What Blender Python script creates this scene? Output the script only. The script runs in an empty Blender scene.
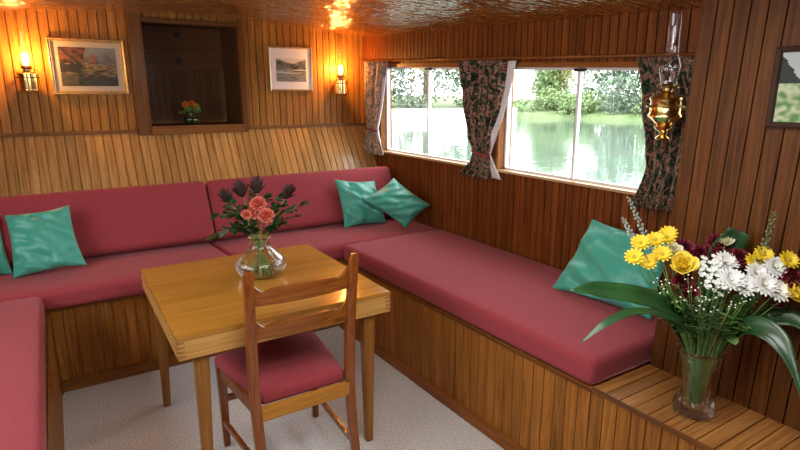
import bpy, bmesh, math, random
from mathutils import Vector, Matrix, noise
random.seed(7)
PI = math.pi
scn = bpy.context.scene
COL = scn.collection
V = Vector

# ---------------------------------------------------------------- camera
cd = bpy.data.cameras.new('camera'); cam = bpy.data.objects.new('camera', cd); COL.objects.link(cam)
Rm = Matrix(((0.84838, 0.12443, -0.51456), (-0.52938, 0.19512, -0.82564), (-0.00233, 0.97286, 0.23140)))
cam.matrix_world = Matrix.Translation((0, 0, 1.58)) @ Rm.to_4x4()
cd.sensor_width = 36; cd.sensor_fit = 'HORIZONTAL'; cd.lens = 545.87 * 36 / 800
cd.clip_start = 0.05; cd.clip_end = 500
scn.camera = cam

# ---------------------------------------------------------------- view, world, lights
scn.view_settings.view_transform = 'Standard'
scn.view_settings.look = 'None'
scn.view_settings.gamma = 1
scn.view_settings.use_curve_mapping = False
scn.view_settings.exposure = 0.0

w = bpy.data.worlds.new('overcast_sky'); scn.world = w; w.use_nodes = True
nt = w.node_tree; nt.nodes.clear()
wo = nt.nodes.new('ShaderNodeOutputWorld'); bg = nt.nodes.new('ShaderNodeBackground')
tc = nt.nodes.new('ShaderNodeTexCoord'); mp = nt.nodes.new('ShaderNodeMapping'); nz = nt.nodes.new('ShaderNodeTexNoise')
rp = nt.nodes.new('ShaderNodeValToRGB')
mp.inputs['Scale'].default_value = (1, 1, 3)
nz.inputs['Scale'].default_value = 2.2; nz.inputs['Detail'].default_value = 5
rp.color_ramp.elements[0].position = 0.3; rp.color_ramp.elements[0].color = (0.78, 0.86, 0.92, 1)
rp.color_ramp.elements[1].position = 0.65; rp.color_ramp.elements[1].color = (1.0, 1.0, 1.0, 1)
nt.links.new(tc.outputs['Generated'], mp.inputs['Vector']); nt.links.new(mp.outputs[0], nz.inputs['Vector'])
nt.links.new(nz.outputs['Fac'], rp.inputs['Fac']); nt.links.new(rp.outputs[0], bg.inputs['Color'])
bg.inputs['Strength'].default_value = 7.5
nt.links.new(bg.outputs[0], wo.inputs[0])

def area(name, loc, aim, sx, sy, energy, color=(1, 1, 1), portal=False, spread=PI):
    l = bpy.data.lights.new(name, 'AREA'); l.shape = 'RECTANGLE'; l.size = sx; l.size_y = sy
    l.energy = energy; l.color = color; l.spread = spread
    o = bpy.data.objects.new(name, l); COL.objects.link(o); o.location = loc
    o.rotation_euler = (V(aim) - V(loc)).to_track_quat('-Z', 'Y').to_euler()
    if portal: l.cycles.is_portal = True
    return o
area('portal_light', (2.46, 3.5, 1.46), (1.5, 3.5, 1.46), 1.2, 0.75, 1, portal=True)
area('portal_light', (2.46, 2.06, 1.42), (1.5, 2.06, 1.42), 1.2, 0.7, 1, portal=True)
# daylight through the window in the left hull side plus an unseen fill light added behind the viewer
area('portal_light', (-1.02, 2.0, 1.45), (0, 2.0, 1.45), 2.2, 0.62, 1, portal=True)
area('fill_light_behind_viewer', (0.5, -1.1, 1.5), (0.7, 2.5, 0.7), 1.4, 0.5, 4, (1.0, 0.95, 0.88))
# overhead fill light added above the viewer; the roof has no hatch
area('overhead_fill_light', (0.75, 0.9, 1.93), (0.8, 1.5, 0.0), 1.2, 0.9, 30, (1.0, 0.98, 0.95))

# ---------------------------------------------------------------- materials
def newmat(name):
    m = bpy.data.materials.new(name); m.use_nodes = True
    b = m.node_tree.nodes['Principled BSDF']
    return m, m.node_tree, b
def N(t, kind, **kw):
    n = t.nodes.new(kind)
    for k, v in kw.items():
        if k in n.inputs: n.inputs[k].default_value = v
        else: setattr(n, k, v)
    return n
def simple(name, col, rough=0.5, metal=0.0, var=0.12, scale=30, bump=0.0, coat=0, sheen=0, trans=0, sub=0, stretch=(1, 1, 1)):
    m, t, b = newmat(name)
    c = N(t, 'ShaderNodeTexCoord'); mpp = N(t, 'ShaderNodeMapping'); mpp.inputs['Scale'].default_value = stretch
    n = N(t, 'ShaderNodeTexNoise', Scale=scale, Detail=4.0)
    r = N(t, 'ShaderNodeValToRGB')
    r.color_ramp.elements[0].position = 0.3; r.color_ramp.elements[1].position = 0.7
    r.color_ramp.elements[0].color = tuple(max(0, x * (1 - var)) for x in col) + (1,)
    r.color_ramp.elements[1].color = tuple(min(1, x * (1 + var)) for x in col) + (1,)
    t.links.new(c.outputs['Object'], mpp.inputs[0]); t.links.new(mpp.outputs[0], n.inputs['Vector'])
    t.links.new(n.outputs['Fac'], r.inputs[0]); t.links.new(r.outputs[0], b.inputs['Base Color'])
    b.inputs['Roughness'].default_value = rough; b.inputs['Metallic'].default_value = metal
    b.inputs['Coat Weight'].default_value = coat; b.inputs['Coat Roughness'].default_value = 0.15
    b.inputs['Sheen Weight'].default_value = sheen
    if trans: b.inputs['Transmission Weight'].default_value = trans
    if sub:
        b.inputs['Subsurface Weight'].default_value = sub; b.inputs['Subsurface Scale'].default_value = 0.01
    if bump:
        bp = N(t, 'ShaderNodeBump', Strength=bump, Distance=0.004)
        t.links.new(n.outputs['Fac'], bp.inputs['Height']); t.links.new(bp.outputs[0], b.inputs['Normal'])
    return m
def wood(name, dark, light, axis='Z', rough=0.36, coat=0.04, grain=60, ripple=0.0, rip_scale=7, tone=0.36, spec=0.16, crough=0.12, yscale=None, ripvec=(1, 1, 1), cior=1.5):
    """varnished timber; grain runs along axis; per-plank tone from the 'tone' attribute"""
    m, t, b = newmat(name)
    c = N(t, 'ShaderNodeTexCoord'); mpp = N(t, 'ShaderNodeMapping')
    s = [grain, grain, grain]; s['XYZ'.index(axis)] = grain * 0.045
    if yscale: s[1] = yscale
    mpp.inputs['Scale'].default_value = s
    at = N(t, 'ShaderNodeAttribute'); at.attribute_name = 'tone'
    off = N(t, 'ShaderNodeVectorMath'); off.operation = 'MULTIPLY_ADD'
    off.inputs[1].default_value = (37, 17, 23)
    t.links.new(c.outputs['Object'], mpp.inputs[0])
    t.links.new(at.outputs['Color'], off.inputs[0]); t.links.new(mpp.outputs[0], off.inputs[2])
    n = N(t, 'ShaderNodeTexNoise', Scale=1.0, Detail=7.0, Roughness=0.68, Distortion=0.8)
    t.links.new(off.outputs[0], n.inputs['Vector'])
    r = N(t, 'ShaderNodeValToRGB')
    e = r.color_ramp.elements
    e[0].position = 0.33; e[0].color = dark + (1,); e[1].position = 0.68; e[1].color = light + (1,)
    t.links.new(n.outputs['Fac'], r.inputs[0])
    mr = N(t, 'ShaderNodeMapRange'); mr.inputs[3].default_value = 1 - tone / 2; mr.inputs[4].default_value = 1 + tone / 2
    sp = N(t, 'ShaderNodeSeparateColor')
    t.links.new(at.outputs['Color'], sp.inputs[0]); t.links.new(sp.outputs[0], mr.inputs[0])
    vm = N(t, 'ShaderNodeVectorMath'); vm.operation = 'SCALE'
    t.links.new(r.outputs[0], vm.inputs[0]); t.links.new(mr.outputs[0], vm.inputs['Scale'])
    t.links.new(vm.outputs[0], b.inputs['Base Color'])
    b.inputs['Roughness'].default_value = rough
    b.inputs['Coat Weight'].default_value = coat; b.inputs['Coat Roughness'].default_value = crough
    b.inputs['Specular IOR Level'].default_value = spec; b.inputs['Coat IOR'].default_value = cior
    bp = N(t, 'ShaderNodeBump', Strength=0.25, Distance=0.0015)
    t.links.new(n.outputs['Fac'], bp.inputs['Height'])
    last = bp
    if ripple:
        n2 = N(t, 'ShaderNodeTexNoise', Scale=rip_scale, Detail=2.0)
        mp2 = N(t, 'ShaderNodeMapping'); mp2.inputs['Scale'].default_value = ripvec
        t.links.new(c.outputs['Object'], mp2.inputs[0]); t.links.new(mp2.outputs[0], n2.inputs['Vector'])
        b2 = N(t, 'ShaderNodeBump', Strength=ripple, Distance=0.025)
        t.links.new(n2.outputs['Fac'], b2.inputs['Height']); t.links.new(bp.outputs[0], b2.inputs['Normal'])
        last = b2
    t.links.new(last.outputs[0], b.inputs['Normal']); t.links.new(last.outputs[0], b.inputs['Coat Normal'])
    return m
def glass(name, col=(1, 1, 1), rough=0.0, ior=1.45, thin=False, bumpy=0, clear=0.45):
    m, t, b = newmat(name)
    out = t.nodes['Material Output']
    if thin:
        tr = N(t, 'ShaderNodeBsdfTransparent'); tr.inputs[0].default_value = col + (1,)
        gl = N(t, 'ShaderNodeBsdfGlossy'); gl.inputs['Roughness'].default_value = rough
        lw = N(t, 'ShaderNodeLayerWeight', Blend=0.5); pw = N(t, 'ShaderNodeMath'); pw.operation = 'POWER'; pw.inputs[1].default_value = 4.0
        fr = N(t, 'ShaderNodeMath'); fr.operation = 'MULTIPLY_ADD'; fr.inputs[1].default_value = .9; fr.inputs[2].default_value = .04
        t.links.new(lw.outputs['Facing'], pw.inputs[0]); t.links.new(pw.outputs[0], fr.inputs[0]); mx = N(t, 'ShaderNodeMixShader')
        t.links.new(fr.outputs[0], mx.inputs[0]); t.links.new(tr.outputs[0], mx.inputs[1]); t.links.new(gl.outputs[0], mx.inputs[2])
        t.links.new(mx.outputs[0], out.inputs[0])
    else:
        b.inputs['Base Color'].default_value = col + (1,)
        b.inputs['Transmission Weight'].default_value = 1; b.inputs['Roughness'].default_value = rough
        b.inputs['IOR'].default_value = ior
        tr = N(t, 'ShaderNodeBsdfTransparent'); tr.inputs[0].default_value = col + (1,)
        mx = N(t, 'ShaderNodeMixShader'); mx.inputs[0].default_value = clear
        t.links.new(b.outputs[0], mx.inputs[1]); t.links.new(tr.outputs[0], mx.inputs[2]); t.links.new(mx.outputs[0], out.inputs[0])
        if bumpy:
            c = N(t, 'ShaderNodeTexCoord'); n = N(t, 'ShaderNodeTexVoronoi', Scale=bumpy)
            bp = N(t, 'ShaderNodeBump', Strength=0.3, Distance=0.003)
            t.links.new(c.outputs['Object'], n.inputs['Vector']); t.links.new(n.outputs[0], bp.inputs['Height'])
            t.links.new(bp.outputs[0], b.inputs['Normal'])
    return m
def emit(name, col, s):
    m, t, b = newmat(name)
    b.inputs['Base Color'].default_value = col + (1,)
    b.inputs['Emission Color'].default_value = col + (1,); b.inputs['Emission Strength'].default_value = s
    return m
def vcol(name, rough=0.6, coat=0.0, bump=0.0, sheen=0.0, transl=0.0):
    m, t, b = newmat(name)
    a = N(t, 'ShaderNodeAttribute'); a.attribute_name = 'paint'
    t.links.new(a.outputs['Color'], b.inputs['Base Color'])
    b.inputs['Roughness'].default_value = rough; b.inputs['Coat Weight'].default_value = coat
    b.inputs['Sheen Weight'].default_value = sheen
    return m

M = {}
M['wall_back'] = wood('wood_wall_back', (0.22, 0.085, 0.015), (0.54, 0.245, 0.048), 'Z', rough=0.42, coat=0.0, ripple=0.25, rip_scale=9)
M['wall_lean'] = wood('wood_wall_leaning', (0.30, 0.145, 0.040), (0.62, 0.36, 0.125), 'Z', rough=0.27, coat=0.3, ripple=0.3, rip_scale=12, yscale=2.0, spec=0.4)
M['wall_win'] = wood('wood_wall_window', (0.085, 0.021, 0.004), (0.24, 0.068, 0.012), 'Z', rough=0.45, coat=0.0, ripple=0.1)  # backlit shade of the window wall is put into this darker timber
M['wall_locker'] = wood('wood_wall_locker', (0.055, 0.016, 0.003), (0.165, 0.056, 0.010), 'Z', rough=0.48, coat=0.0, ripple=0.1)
M['bench'] = wood('wood_bench', (0.17, 0.056, 0.008), (0.42, 0.165, 0.027), 'Z', rough=0.45, tone=0.35)
M['shelf'] = wood('wood_shelf', (0.25, 0.095, 0.022), (0.50, 0.23, 0.065), 'X', rough=0.3, coat=0.3, ripple=0.15)
M['ceiling'] = wood('wood_ceiling', (0.24, 0.080, 0.012), (0.46, 0.175, 0.030), 'X', rough=0.16, coat=1.0, spec=0.6, crough=0.10, ripple=1.0, rip_scale=15, ripvec=(.75, 1.9, 1), cior=1.9)
M['trim'] = wood('wood_trim', (0.11, 0.042, 0.010), (0.22, 0.088, 0.022), 'Z', rough=0.35, tone=0.0)
M['trimx'] = wood('wood_trim_x', (0.16, 0.060, 0.014), (0.30, 0.12, 0.030), 'X', rough=0.35, tone=0.0)
M['trimy'] = wood('wood_trim_y', (0.17, 0.055, 0.010), (0.32, 0.11, 0.022), 'Y', rough=0.35, tone=0.0)
M['edge'] = wood('wood_edge_shade', (0.10, 0.035, 0.010), (0.20, 0.075, 0.02), 'Y', rough=0.55, coat=0, tone=0.0)  # darkened to stand for the shadow line under cushion and slats
M['pale_trim'] = wood('wood_window_sill', (0.42, 0.24, 0.11), (0.62, 0.4, 0.2), 'Y', rough=0.35, tone=0.0)
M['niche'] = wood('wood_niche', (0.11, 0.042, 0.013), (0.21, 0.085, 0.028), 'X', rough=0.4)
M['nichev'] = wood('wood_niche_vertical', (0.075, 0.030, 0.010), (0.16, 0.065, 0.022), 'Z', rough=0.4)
M['table'] = wood('wood_table_top', (0.36, 0.155, 0.020), (0.54, 0.255, 0.042), 'X', rough=0.2, coat=0.6, grain=34, tone=0.0)
M['table_edge'] = wood('wood_table_edge', (0.42, 0.205, 0.05), (0.66, 0.38, 0.12), 'X', rough=0.3, grain=50, tone=0.0)
M['table_edgey'] = wood('wood_table_side', (0.40, 0.20, 0.055), (0.56, 0.31, 0.10), 'Y', rough=0.3, grain=50, tone=0.0)
M['finger'] = wood('wood_end_grain', (0.27, 0.13, 0.045), (0.40, 0.21, 0.08), 'Z', rough=0.5, tone=0.0)
M['table_leg'] = wood('wood_table_leg', (0.20, 0.080, 0.015), (0.37, 0.160, 0.036), 'Z', rough=0.3, tone=0.0)
M['chair'] = wood('wood_chair', (0.14, 0.034, 0.005), (0.30, 0.085, 0.013), 'Z', rough=0.24, coat=0.6, tone=0.0)
M['chairx'] = wood('wood_chair_slat', (0.14, 0.040, 0.006), (0.31, 0.10, 0.018), 'X', rough=0.24, coat=0.6, tone=0.0)
M['chair_rail'] = wood('wood_chair_rail', (0.33, 0.13, 0.018), (0.55, 0.25, 0.04), 'X', rough=0.3, tone=0.0)
M['carpet'] = simple('carpet', (0.61, 0.60, 0.575), 0.95, var=0.3, scale=110, bump=0.9, sheen=0.2)
M['fabric'] = simple('crimson_fabric', (0.31, 0.036, 0.047), 0.9, var=0.26, scale=220, bump=0.6, sheen=0.08)
M['satin'] = simple('green_satin', (0.055, 0.36, 0.265), 0.42, var=0.06, scale=60, sheen=0.15)
M['brass'] = simple('brass', (0.85, 0.62, 0.24), 0.2, 1.0, var=0.08, scale=40)
M['darkbrass'] = simple('aged_brass', (0.34, 0.22, 0.09), 0.3, 1.0, var=0.2, scale=60)
M['gold'] = simple('gilt_frame', (0.50, 0.36, 0.15), 0.45, 0.6, var=0.2, scale=50)
M['silver'] = simple('champagne_frame', (0.62, 0.54, 0.38), 0.3, 0.8, var=0.1, scale=50)
M['cream'] = simple('cream_liner', (0.50, 0.43, 0.31), 0.8, var=0.05)
M['mount'] = simple('white_mount', (0.80, 0.78, 0.80), 0.8, var=0.02)
M['dark_frame'] = simple('dark_frame', (0.045, 0.018, 0.01), 0.5, var=0.2, scale=50)
M['black'] = simple('black_plug', (0.012, 0.01, 0.01), 0.6)
M['white_frame'] = simple('white_window_metal', (0.78, 0.80, 0.80), 0.4, 0.0, var=0.03)
M['grey_frame'] = simple('grey_window_metal', (0.30, 0.32, 0.34), 0.35, 0.6, var=0.05)
M['pane'] = glass('window_glass', thin=True)
M['glass'] = glass('clear_glass', (0.96, 1.0, 0.98), ior=1.33, clear=0.25)
M['lampglass'] = glass('lamp_chimney_glass', (1, 1, 1), thin=True)
M['cutglass'] = glass('cut_glass', (0.95, 1.0, 0.97), ior=1.36, bumpy=60, clear=0.2)
M['water'] = glass('vase_water', (0.97, 0.99, 0.96), ior=1.25, clear=0.3)
M['flame'] = emit('flame', (1.0, 0.72, 0.34), 60)
M['lining'] = simple('curtain_lining', (0.75, 0.70, 0.70), 0.8, var=0.05)
M['stem'] = simple('green_stem', (0.16, 0.30, 0.07), 0.5, var=0.2, scale=40)
M['leaf'] = simple('dark_green_leaf', (0.018, 0.062, 0.016), 0.45, var=0.35, scale=25, coat=0.2)
M['leaf2'] = simple('mid_green_leaf', (0.14, 0.29, 0.08), 0.45, var=0.3, scale=25)
M['strap'] = simple('strap_leaf', (0.018, 0.075, 0.018), 0.33, var=0.35, scale=9, coat=0.4, stretch=(1, 1, 1))
M['coral'] = vcol('coral_petals', 0.6, sheen=0.2)
M['petal'] = vcol('flower_petals', 0.6)
M['paint'] = vcol('oil_paint', 0.6)
M['print'] = vcol('print_and_reflection', 0.6)

# patterned curtain cloth
def curtain_mat(nm='floral_curtain_cloth', k=1.0, add=0.0):
    m, t, b = newmat(nm)
    c = N(t, 'ShaderNodeUVMap')
    mpp = N(t, 'ShaderNodeMapping'); mpp.inputs['Scale'].default_value = (1.5, .8, 1)
    t.links.new(c.outputs[0], mpp.inputs[0])
    vo = N(t, 'ShaderNodeTexNoise', Scale=30.0, Detail=3.0, Distortion=1.2)
    r = N(t, 'ShaderNodeValToRGB'); r.color_ramp.interpolation = 'CONSTANT'
    e = r.color_ramp.elements
    e[0].position = 0; e[0].color = (0.02, 0.035, 0.022, 1); e[1].position = 0.42; e[1].color = (0.06, 0.14, 0.07, 1)
    for p, cc in ((0.49, (0.30, 0.04, 0.04, 1)), (0.54, (0.60, 0.50, 0.36, 1)), (0.59, (0.42, 0.12, 0.07, 1)), (0.66, (0.05, 0.10, 0.06, 1))):
        x = e.new(p); x.color = cc
    for q in e: q.color = (q.color[0] * k + add, q.color[1] * k + add * .95, q.color[2] * k + add * .8, 1)
    t.links.new(mpp.outputs[0], vo.inputs['Vector']); t.links.new(vo.outputs[0], r.inputs[0])
    t.links.new(r.outputs[0], b.inputs['Base Color']); b.inputs['Roughness'].default_value = 0.85
    out = t.nodes['Material Output']
    tl = N(t, 'ShaderNodeBsdfTranslucent'); mx = N(t, 'ShaderNodeMixShader'); mx.inputs[0].default_value = 0.35
    t.links.new(r.outputs[0], tl.inputs[0]); t.links.new(b.outputs[0], mx.inputs[1]); t.links.new(tl.outputs[0], mx.inputs[2])
    t.links.new(mx.outputs[0], out.inputs[0])
    return m
M['curtain'] = curtain_mat()
M['curtain_sunlit'] = curtain_mat('sunlit_curtain_cloth', 1.1, .20)  # same cloth lightened: its sunlit look is put into the colour

# ---------------------------------------------------------------- helpers
def tag(o, label=None, cat=None, group=None, kind=None):
    if label: o['label'] = label
    if cat: o['category'] = cat
    if group: o['group'] = group
    if kind: o['kind'] = kind
    return o
def empty(name, loc, label=None, cat=None, group=None, rz=0):
    o = bpy.data.objects.new(name, None); COL.objects.link(o); o.location = loc; o.rotation_euler = (0, 0, rz)
    o.empty_display_size = 0.05
    return tag(o, label, cat, group)
def finish(name, bm, mats, smooth=False, recalc=True):
    if recalc: bmesh.ops.recalc_face_normals(bm, faces=bm.faces)
    me = bpy.data.meshes.new(name); bm.to_mesh(me); bm.free()
    for m in (mats if isinstance(mats, (list, tuple)) else [mats]): me.materials.append(m)
    if smooth:
        for p in me.polygons: p.use_smooth = True
    return me
def obj(name, bm, m, parent=None, smooth=False, recalc=True, sharp=None):
    """bm is in world coordinates; the mesh is moved into the parent's space"""
    off = V((0, 0, 0)); p = parent
    while p is not None:
        off += p.location; p = p.parent
    if off.length > 0: bmesh.ops.translate(bm, verts=bm.verts, vec=-off)
    me = finish(name, bm, m, smooth, recalc)
    if sharp is not None: me.set_sharp_from_angle(angle=sharp)
    o = bpy.data.objects.new(name, me); COL.objects.link(o)
    if parent: o.parent = parent
    return o
def thing_origin(o, loc):
    """move a one-mesh thing's origin to its base"""
    o.data.transform(Matrix.Translation(-V(loc))); o.location = loc
    return o
def BM(): return bmesh.new()
def box(bm, x0, x1, y0, y1, z0, z1, bev=0.0, mi=0):
    vs = [bm.verts.new(p) for p in ((x0, y0, z0), (x1, y0, z0), (x1, y1, z0), (x0, y1, z0), (x0, y0, z1), (x1, y0, z1), (x1, y1, z1), (x0, y1, z1))]
    fs = [bm.faces.new([vs[i] for i in q]) for q in ((0, 3, 2, 1), (4, 5, 6, 7), (0, 1, 5, 4), (1, 2, 6, 5), (2, 3, 7, 6), (3, 0, 4, 7))]
    for f in fs: f.material_index = mi
    if bev:
        es = list({e for f in fs for e in f.edges})
        bmesh.ops.bevel(bm, geom=es, offset=bev, segments=2, affect='EDGES', clamp_overlap=True)
    return vs
def hexa(bm, bot, top, bev=0.0):
    vs = [bm.verts.new(p) for p in list(bot) + list(top)]
    fs = [bm.faces.new([vs[i] for i in q]) for q in ((0, 3, 2, 1), (4, 5, 6, 7), (0, 1, 5, 4), (1, 2, 6, 5), (2, 3, 7, 6), (3, 0, 4, 7))]
    if bev:
        bmesh.ops.bevel(bm, geom=list({e for f in fs for e in f.edges}), offset=bev, segments=2, affect='EDGES', clamp_overlap=True)
def tube(bm, pts, rad, n=8, cap=True):
    pts = [V(p) for p in pts]
    if not isinstance(rad, (list, tuple)): rad = [rad] * len(pts)
    rings = []; prev = None
    for i, p in enumerate(pts):
        d = (pts[min(i + 1, len(pts) - 1)] - pts[max(i - 1, 0)]).normalized()
        if prev is None: a = d.orthogonal().normalized()
        else: a = (prev - d * prev.dot(d)).normalized()
        prev = a; b = d.cross(a)
        rings.append([bm.verts.new(p + (a * math.cos(2 * PI * k / n) + b * math.sin(2 * PI * k / n)) * rad[i]) for k in range(n)])
    for r0, r1 in zip(rings, rings[1:]):
        for k in range(n): bm.faces.new((r0[k], r0[(k + 1) % n], r1[(k + 1) % n], r1[k]))
    if cap:
        bm.faces.new(rings[0][::-1]); bm.faces.new(rings[-1])
def bez(p0, p1, p2, n=8):
    p0, p1, p2 = V(p0), V(p1), V(p2)
    return [p0 * (1 - t) ** 2 + p1 * 2 * t * (1 - t) + p2 * t * t for t in [i / n for i in range(n + 1)]]
def spline(pts, n=6):
    pts = [V(p) for p in pts]; q = [pts[0] * 2 - pts[1]] + pts + [pts[-1] * 2 - pts[-2]]; out = []
    for i in range(1, len(q) - 2):
        for k in range(n):
            t = k / n; a, b, c, d = q[i - 1], q[i], q[i + 1], q[i + 2]
            out.append(0.5 * ((2 * b) + (c - a) * t + (2 * a - 5 * b + 4 * c - d) * t * t + (3 * b - a - 3 * c + d) * t ** 3))
    out.append(pts[-1]); return out
def lathe(bm, prof, c=(0, 0, 0), n=32, mod=None, close=False):
    rings = []
    for r, z in prof:
        if r < 1e-5: rings.append([bm.verts.new((c[0], c[1], c[2] + z))])
        else:
            rings.append([bm.verts.new((c[0] + (r * (mod(k / n, z) if mod else 1)) * math.cos(2 * PI * k / n), c[1] + (r * (mod(k / n, z) if mod else 1)) * math.sin(2 * PI * k / n), c[2] + z)) for k in range(n)])
    for a, b in zip(rings, rings[1:]):
        for k in range(n):
            k2 = (k + 1) % n
            if len(a) == 1 and len(b) == 1: break
            if len(a) == 1: bm.faces.new((a[0], b[k2], b[k]))
            elif len(b) == 1: bm.faces.new((a[k], a[k2], b[0]))
            else: bm.faces.new((a[k], a[k2], b[k2], b[k]))
def grid(bm, nu, nv, f, uv=None):
    vs = [[bm.verts.new(f(i / nu, j / nv)) for j in range(nv + 1)] for i in range(nu + 1)]
    fs = []
    for i in range(nu):
        for j in range(nv):
            fc = bm.faces.new((vs[i][j], vs[i + 1][j], vs[i + 1][j + 1], vs[i][j + 1])); fs.append(fc)
            if uv:
                for l, (a, b) in zip(fc.loops, ((i, j), (i + 1, j), (i + 1, j + 1), (i, j + 1))): l[uv].uv = (a / nu, b / nv)
    return fs
def samples(L, r, n, k=3):
    h = L / 2
    s = [-h + r * (1 - math.cos(PI / 2 * i / k)) for i in range(k)]
    inner = [-h + r + (L - 2 * r) * i / n for i in range(n + 1)]
    return s + inner + [-x for x in reversed(s)]
def roundbox(bm, size, r, fn, n=6, crown=0.0, k=4):
    """upholstered block: rounded edges, slightly domed top; fn maps local to world"""
    S = [samples(L, r, n, k) for L in size]; H = [L / 2 for L in size]
    cache = {}
    def pt(x, y, z):
        key = (round(x, 6), round(y, 6), round(z, 6))
        if key in cache: return cache[key]
        p = V((x, y, z)); q = V([max(-H[i] + r, min(H[i] - r, p[i])) for i in range(3)])
        d = p - q
        if d.length > 1e-9: d = d.normalized() * r
        w_ = q + d
        if crown:
            w_.z += crown * (1 - (w_.x / H[0]) ** 4) * (1 - (w_.y / H[1]) ** 4) * (1 if w_.z > 0 else 0)
        cache[key] = bm.verts.new(fn(w_)); return cache[key]
    for ax in range(3):
        a, b = [i for i in range(3) if i != ax]
        for s in (-1, 1):
            for i in range(len(S[a]) - 1):
                for j in range(len(S[b]) - 1):
                    c4 = []
                    for ii, jj in ((i, j), (i + 1, j), (i + 1, j + 1), (i, j + 1)):
                        c = [0, 0, 0]; c[ax] = s * H[ax]; c[a] = S[a][ii]; c[b] = S[b][jj]; c4.append(pt(*c))
                    if len(set(c4)) == 4: bm.faces.new(c4)
def quadmap(q, z0, z1, L):
    """map local block of size L onto plan quad q (near-left, near-right, far-right, far-left)"""
    q = [V((a[0], a[1], 0)) for a in q]
    def fn(p):
        u = p.x / L[0] + .5; v = p.y / L[1] + .5
        g = q[0] * (1 - u) * (1 - v) + q[1] * u * (1 - v) + q[2] * u * v + q[3] * (1 - u) * v
        return V((g.x, g.y, z0 + (p.z / L[2] + .5) * (z1 - z0)))
    return fn
def planks(bm, pos, u0, u1, wd, ivals, g=0.007, d=0.016, nseg=1, crown=0.0):
    """tongue-and-groove boarding; pos(u, v, h) with h out of the wall; ivals(u) gives the v intervals"""
    col = bm.loops.layers.float_color.get('tone') or bm.loops.layers.float_color.new('tone')
    n = max(1, round((u1 - u0) / wd)); wd = (u1 - u0) / n
    for i in range(n):
        a = u0 + i * wd; b = a + wd
        cs = [(a, -d), (a + g * .35, -d), (a + g * .5, 0), ((a + b) / 2, crown), (b - g * .5, 0), (b - g * .35, -d), (b, -d)]
        tn = random.random()
        for v0f, v1f in ivals((a + b) / 2):
            for s in range(nseg):
                row = []
                for e in (s, s + 1):
                    r_ = []
                    for (u, h) in cs:
                        v0 = v0f(u) if callable(v0f) else v0f; v1 = v1f(u) if callable(v1f) else v1f
                        r_.append(bm.verts.new(pos(u, v0 + (v1 - v0) * e / nseg, h)))
                    row.append(r_)
                for k in range(len(cs) - 1):
                    f = bm.faces.new((row[0][k], row[0][k + 1], row[1][k + 1], row[1][k]))
                    for l in f.loops: l[col] = (tn, tn, tn, 1)
def struct(name, bm, m, parent=None, **kw):
    o = obj(name, bm, m, parent, **kw)
    if not parent: o['kind'] = 'structure'
    return o

# ================================================================ THE ROOM
YB = 4.42; XW = 2.375; XL = -0.98; YR = -1.25
def ceil_z(x, y): return 2.15 - 0.0378 * (x - 0.949) ** 2 - 0.046 * (4.42 - y)

bm = BM(); grid(bm, 2, 2, lambda u, v: (XL + (XW - XL) * u, YR + (YB - YR) * v, 0)); struct('floor', bm, M['carpet'], recalc=False)
bm = BM()
planks(bm, lambda u, v, h: (v, u, ceil_z(v, u) - h), YR, YB + 0.02, 0.062, lambda u: [(XL, XW + .02)], nseg=26, crown=0.0016, g=0.010, d=0.010)
bmesh.ops.remove_doubles(bm, verts=bm.verts, dist=1e-5)
struct('ceiling', bm, M['ceiling'], smooth=True, recalc=False, sharp=0.5)

# back wall: boarded upper part with the recess, and the leaning lower part
NX0, NX1, NZ0, NZ1 = 0.600, 1.280, 1.36, 2.115
bm = BM()
def iv_back(u):
    top = lambda x: ceil_z(x, YB) + .01
    if NX0 - .03 < u < NX1 + .03: return [(NZ1 + .0, top)]
    return [(1.32, top)]
planks(bm, lambda u, v, h: (u, YB - h, v), XL, XW + .02, 0.057, iv_back)
wb = struct('wall_back', bm, M['wall_back'], recalc=False)
bm = BM()
planks(bm, lambda u, v, h: (u, 4.42 - (1.34 - v) * 0.62 - h * .85, v - h * .5), XL, XW + .02, 0.057, lambda u: [(0.50, 1.34)], g=.009, d=.018)
obj('leaning_panel', bm, M['wall_lean'], wb, recalc=False)

# window wall: windows as openings
def wtop(y): return 1.642 + 0.0430 * y
W1 = (2.86, 4.10); W2 = (1.50, 2.62); WB = 1.115
bm = BM()
def iv_win(u):
    top = lambda y: ceil_z(XW, y) + .01
    if W1[0] < u < W1[1] or W2[0] < u < W2[1]: return [(0.0, WB), (wtop, top)]
    return [(0.0, top)]
planks(bm, lambda u, v, h: (XW - h, u, v), 1.19, W2[0], 0.05, iv_win)
planks(bm, lambda u, v, h: (XW - h, u, v), W2[0], W2[1], 0.05, iv_win)
planks(bm, lambda u, v, h: (XW - h, u, v), W2[1], W1[0], 0.05, iv_win)
planks(bm, lambda u, v, h: (XW - h, u, v), W1[0], W1[1], 0.05, iv_win)
planks(bm, lambda u, v, h: (XW - h, u, v), W1[1], YB + .03, 0.05, iv_win)
struct('wall_right', bm, M['wall_win'], recalc=False)

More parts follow.
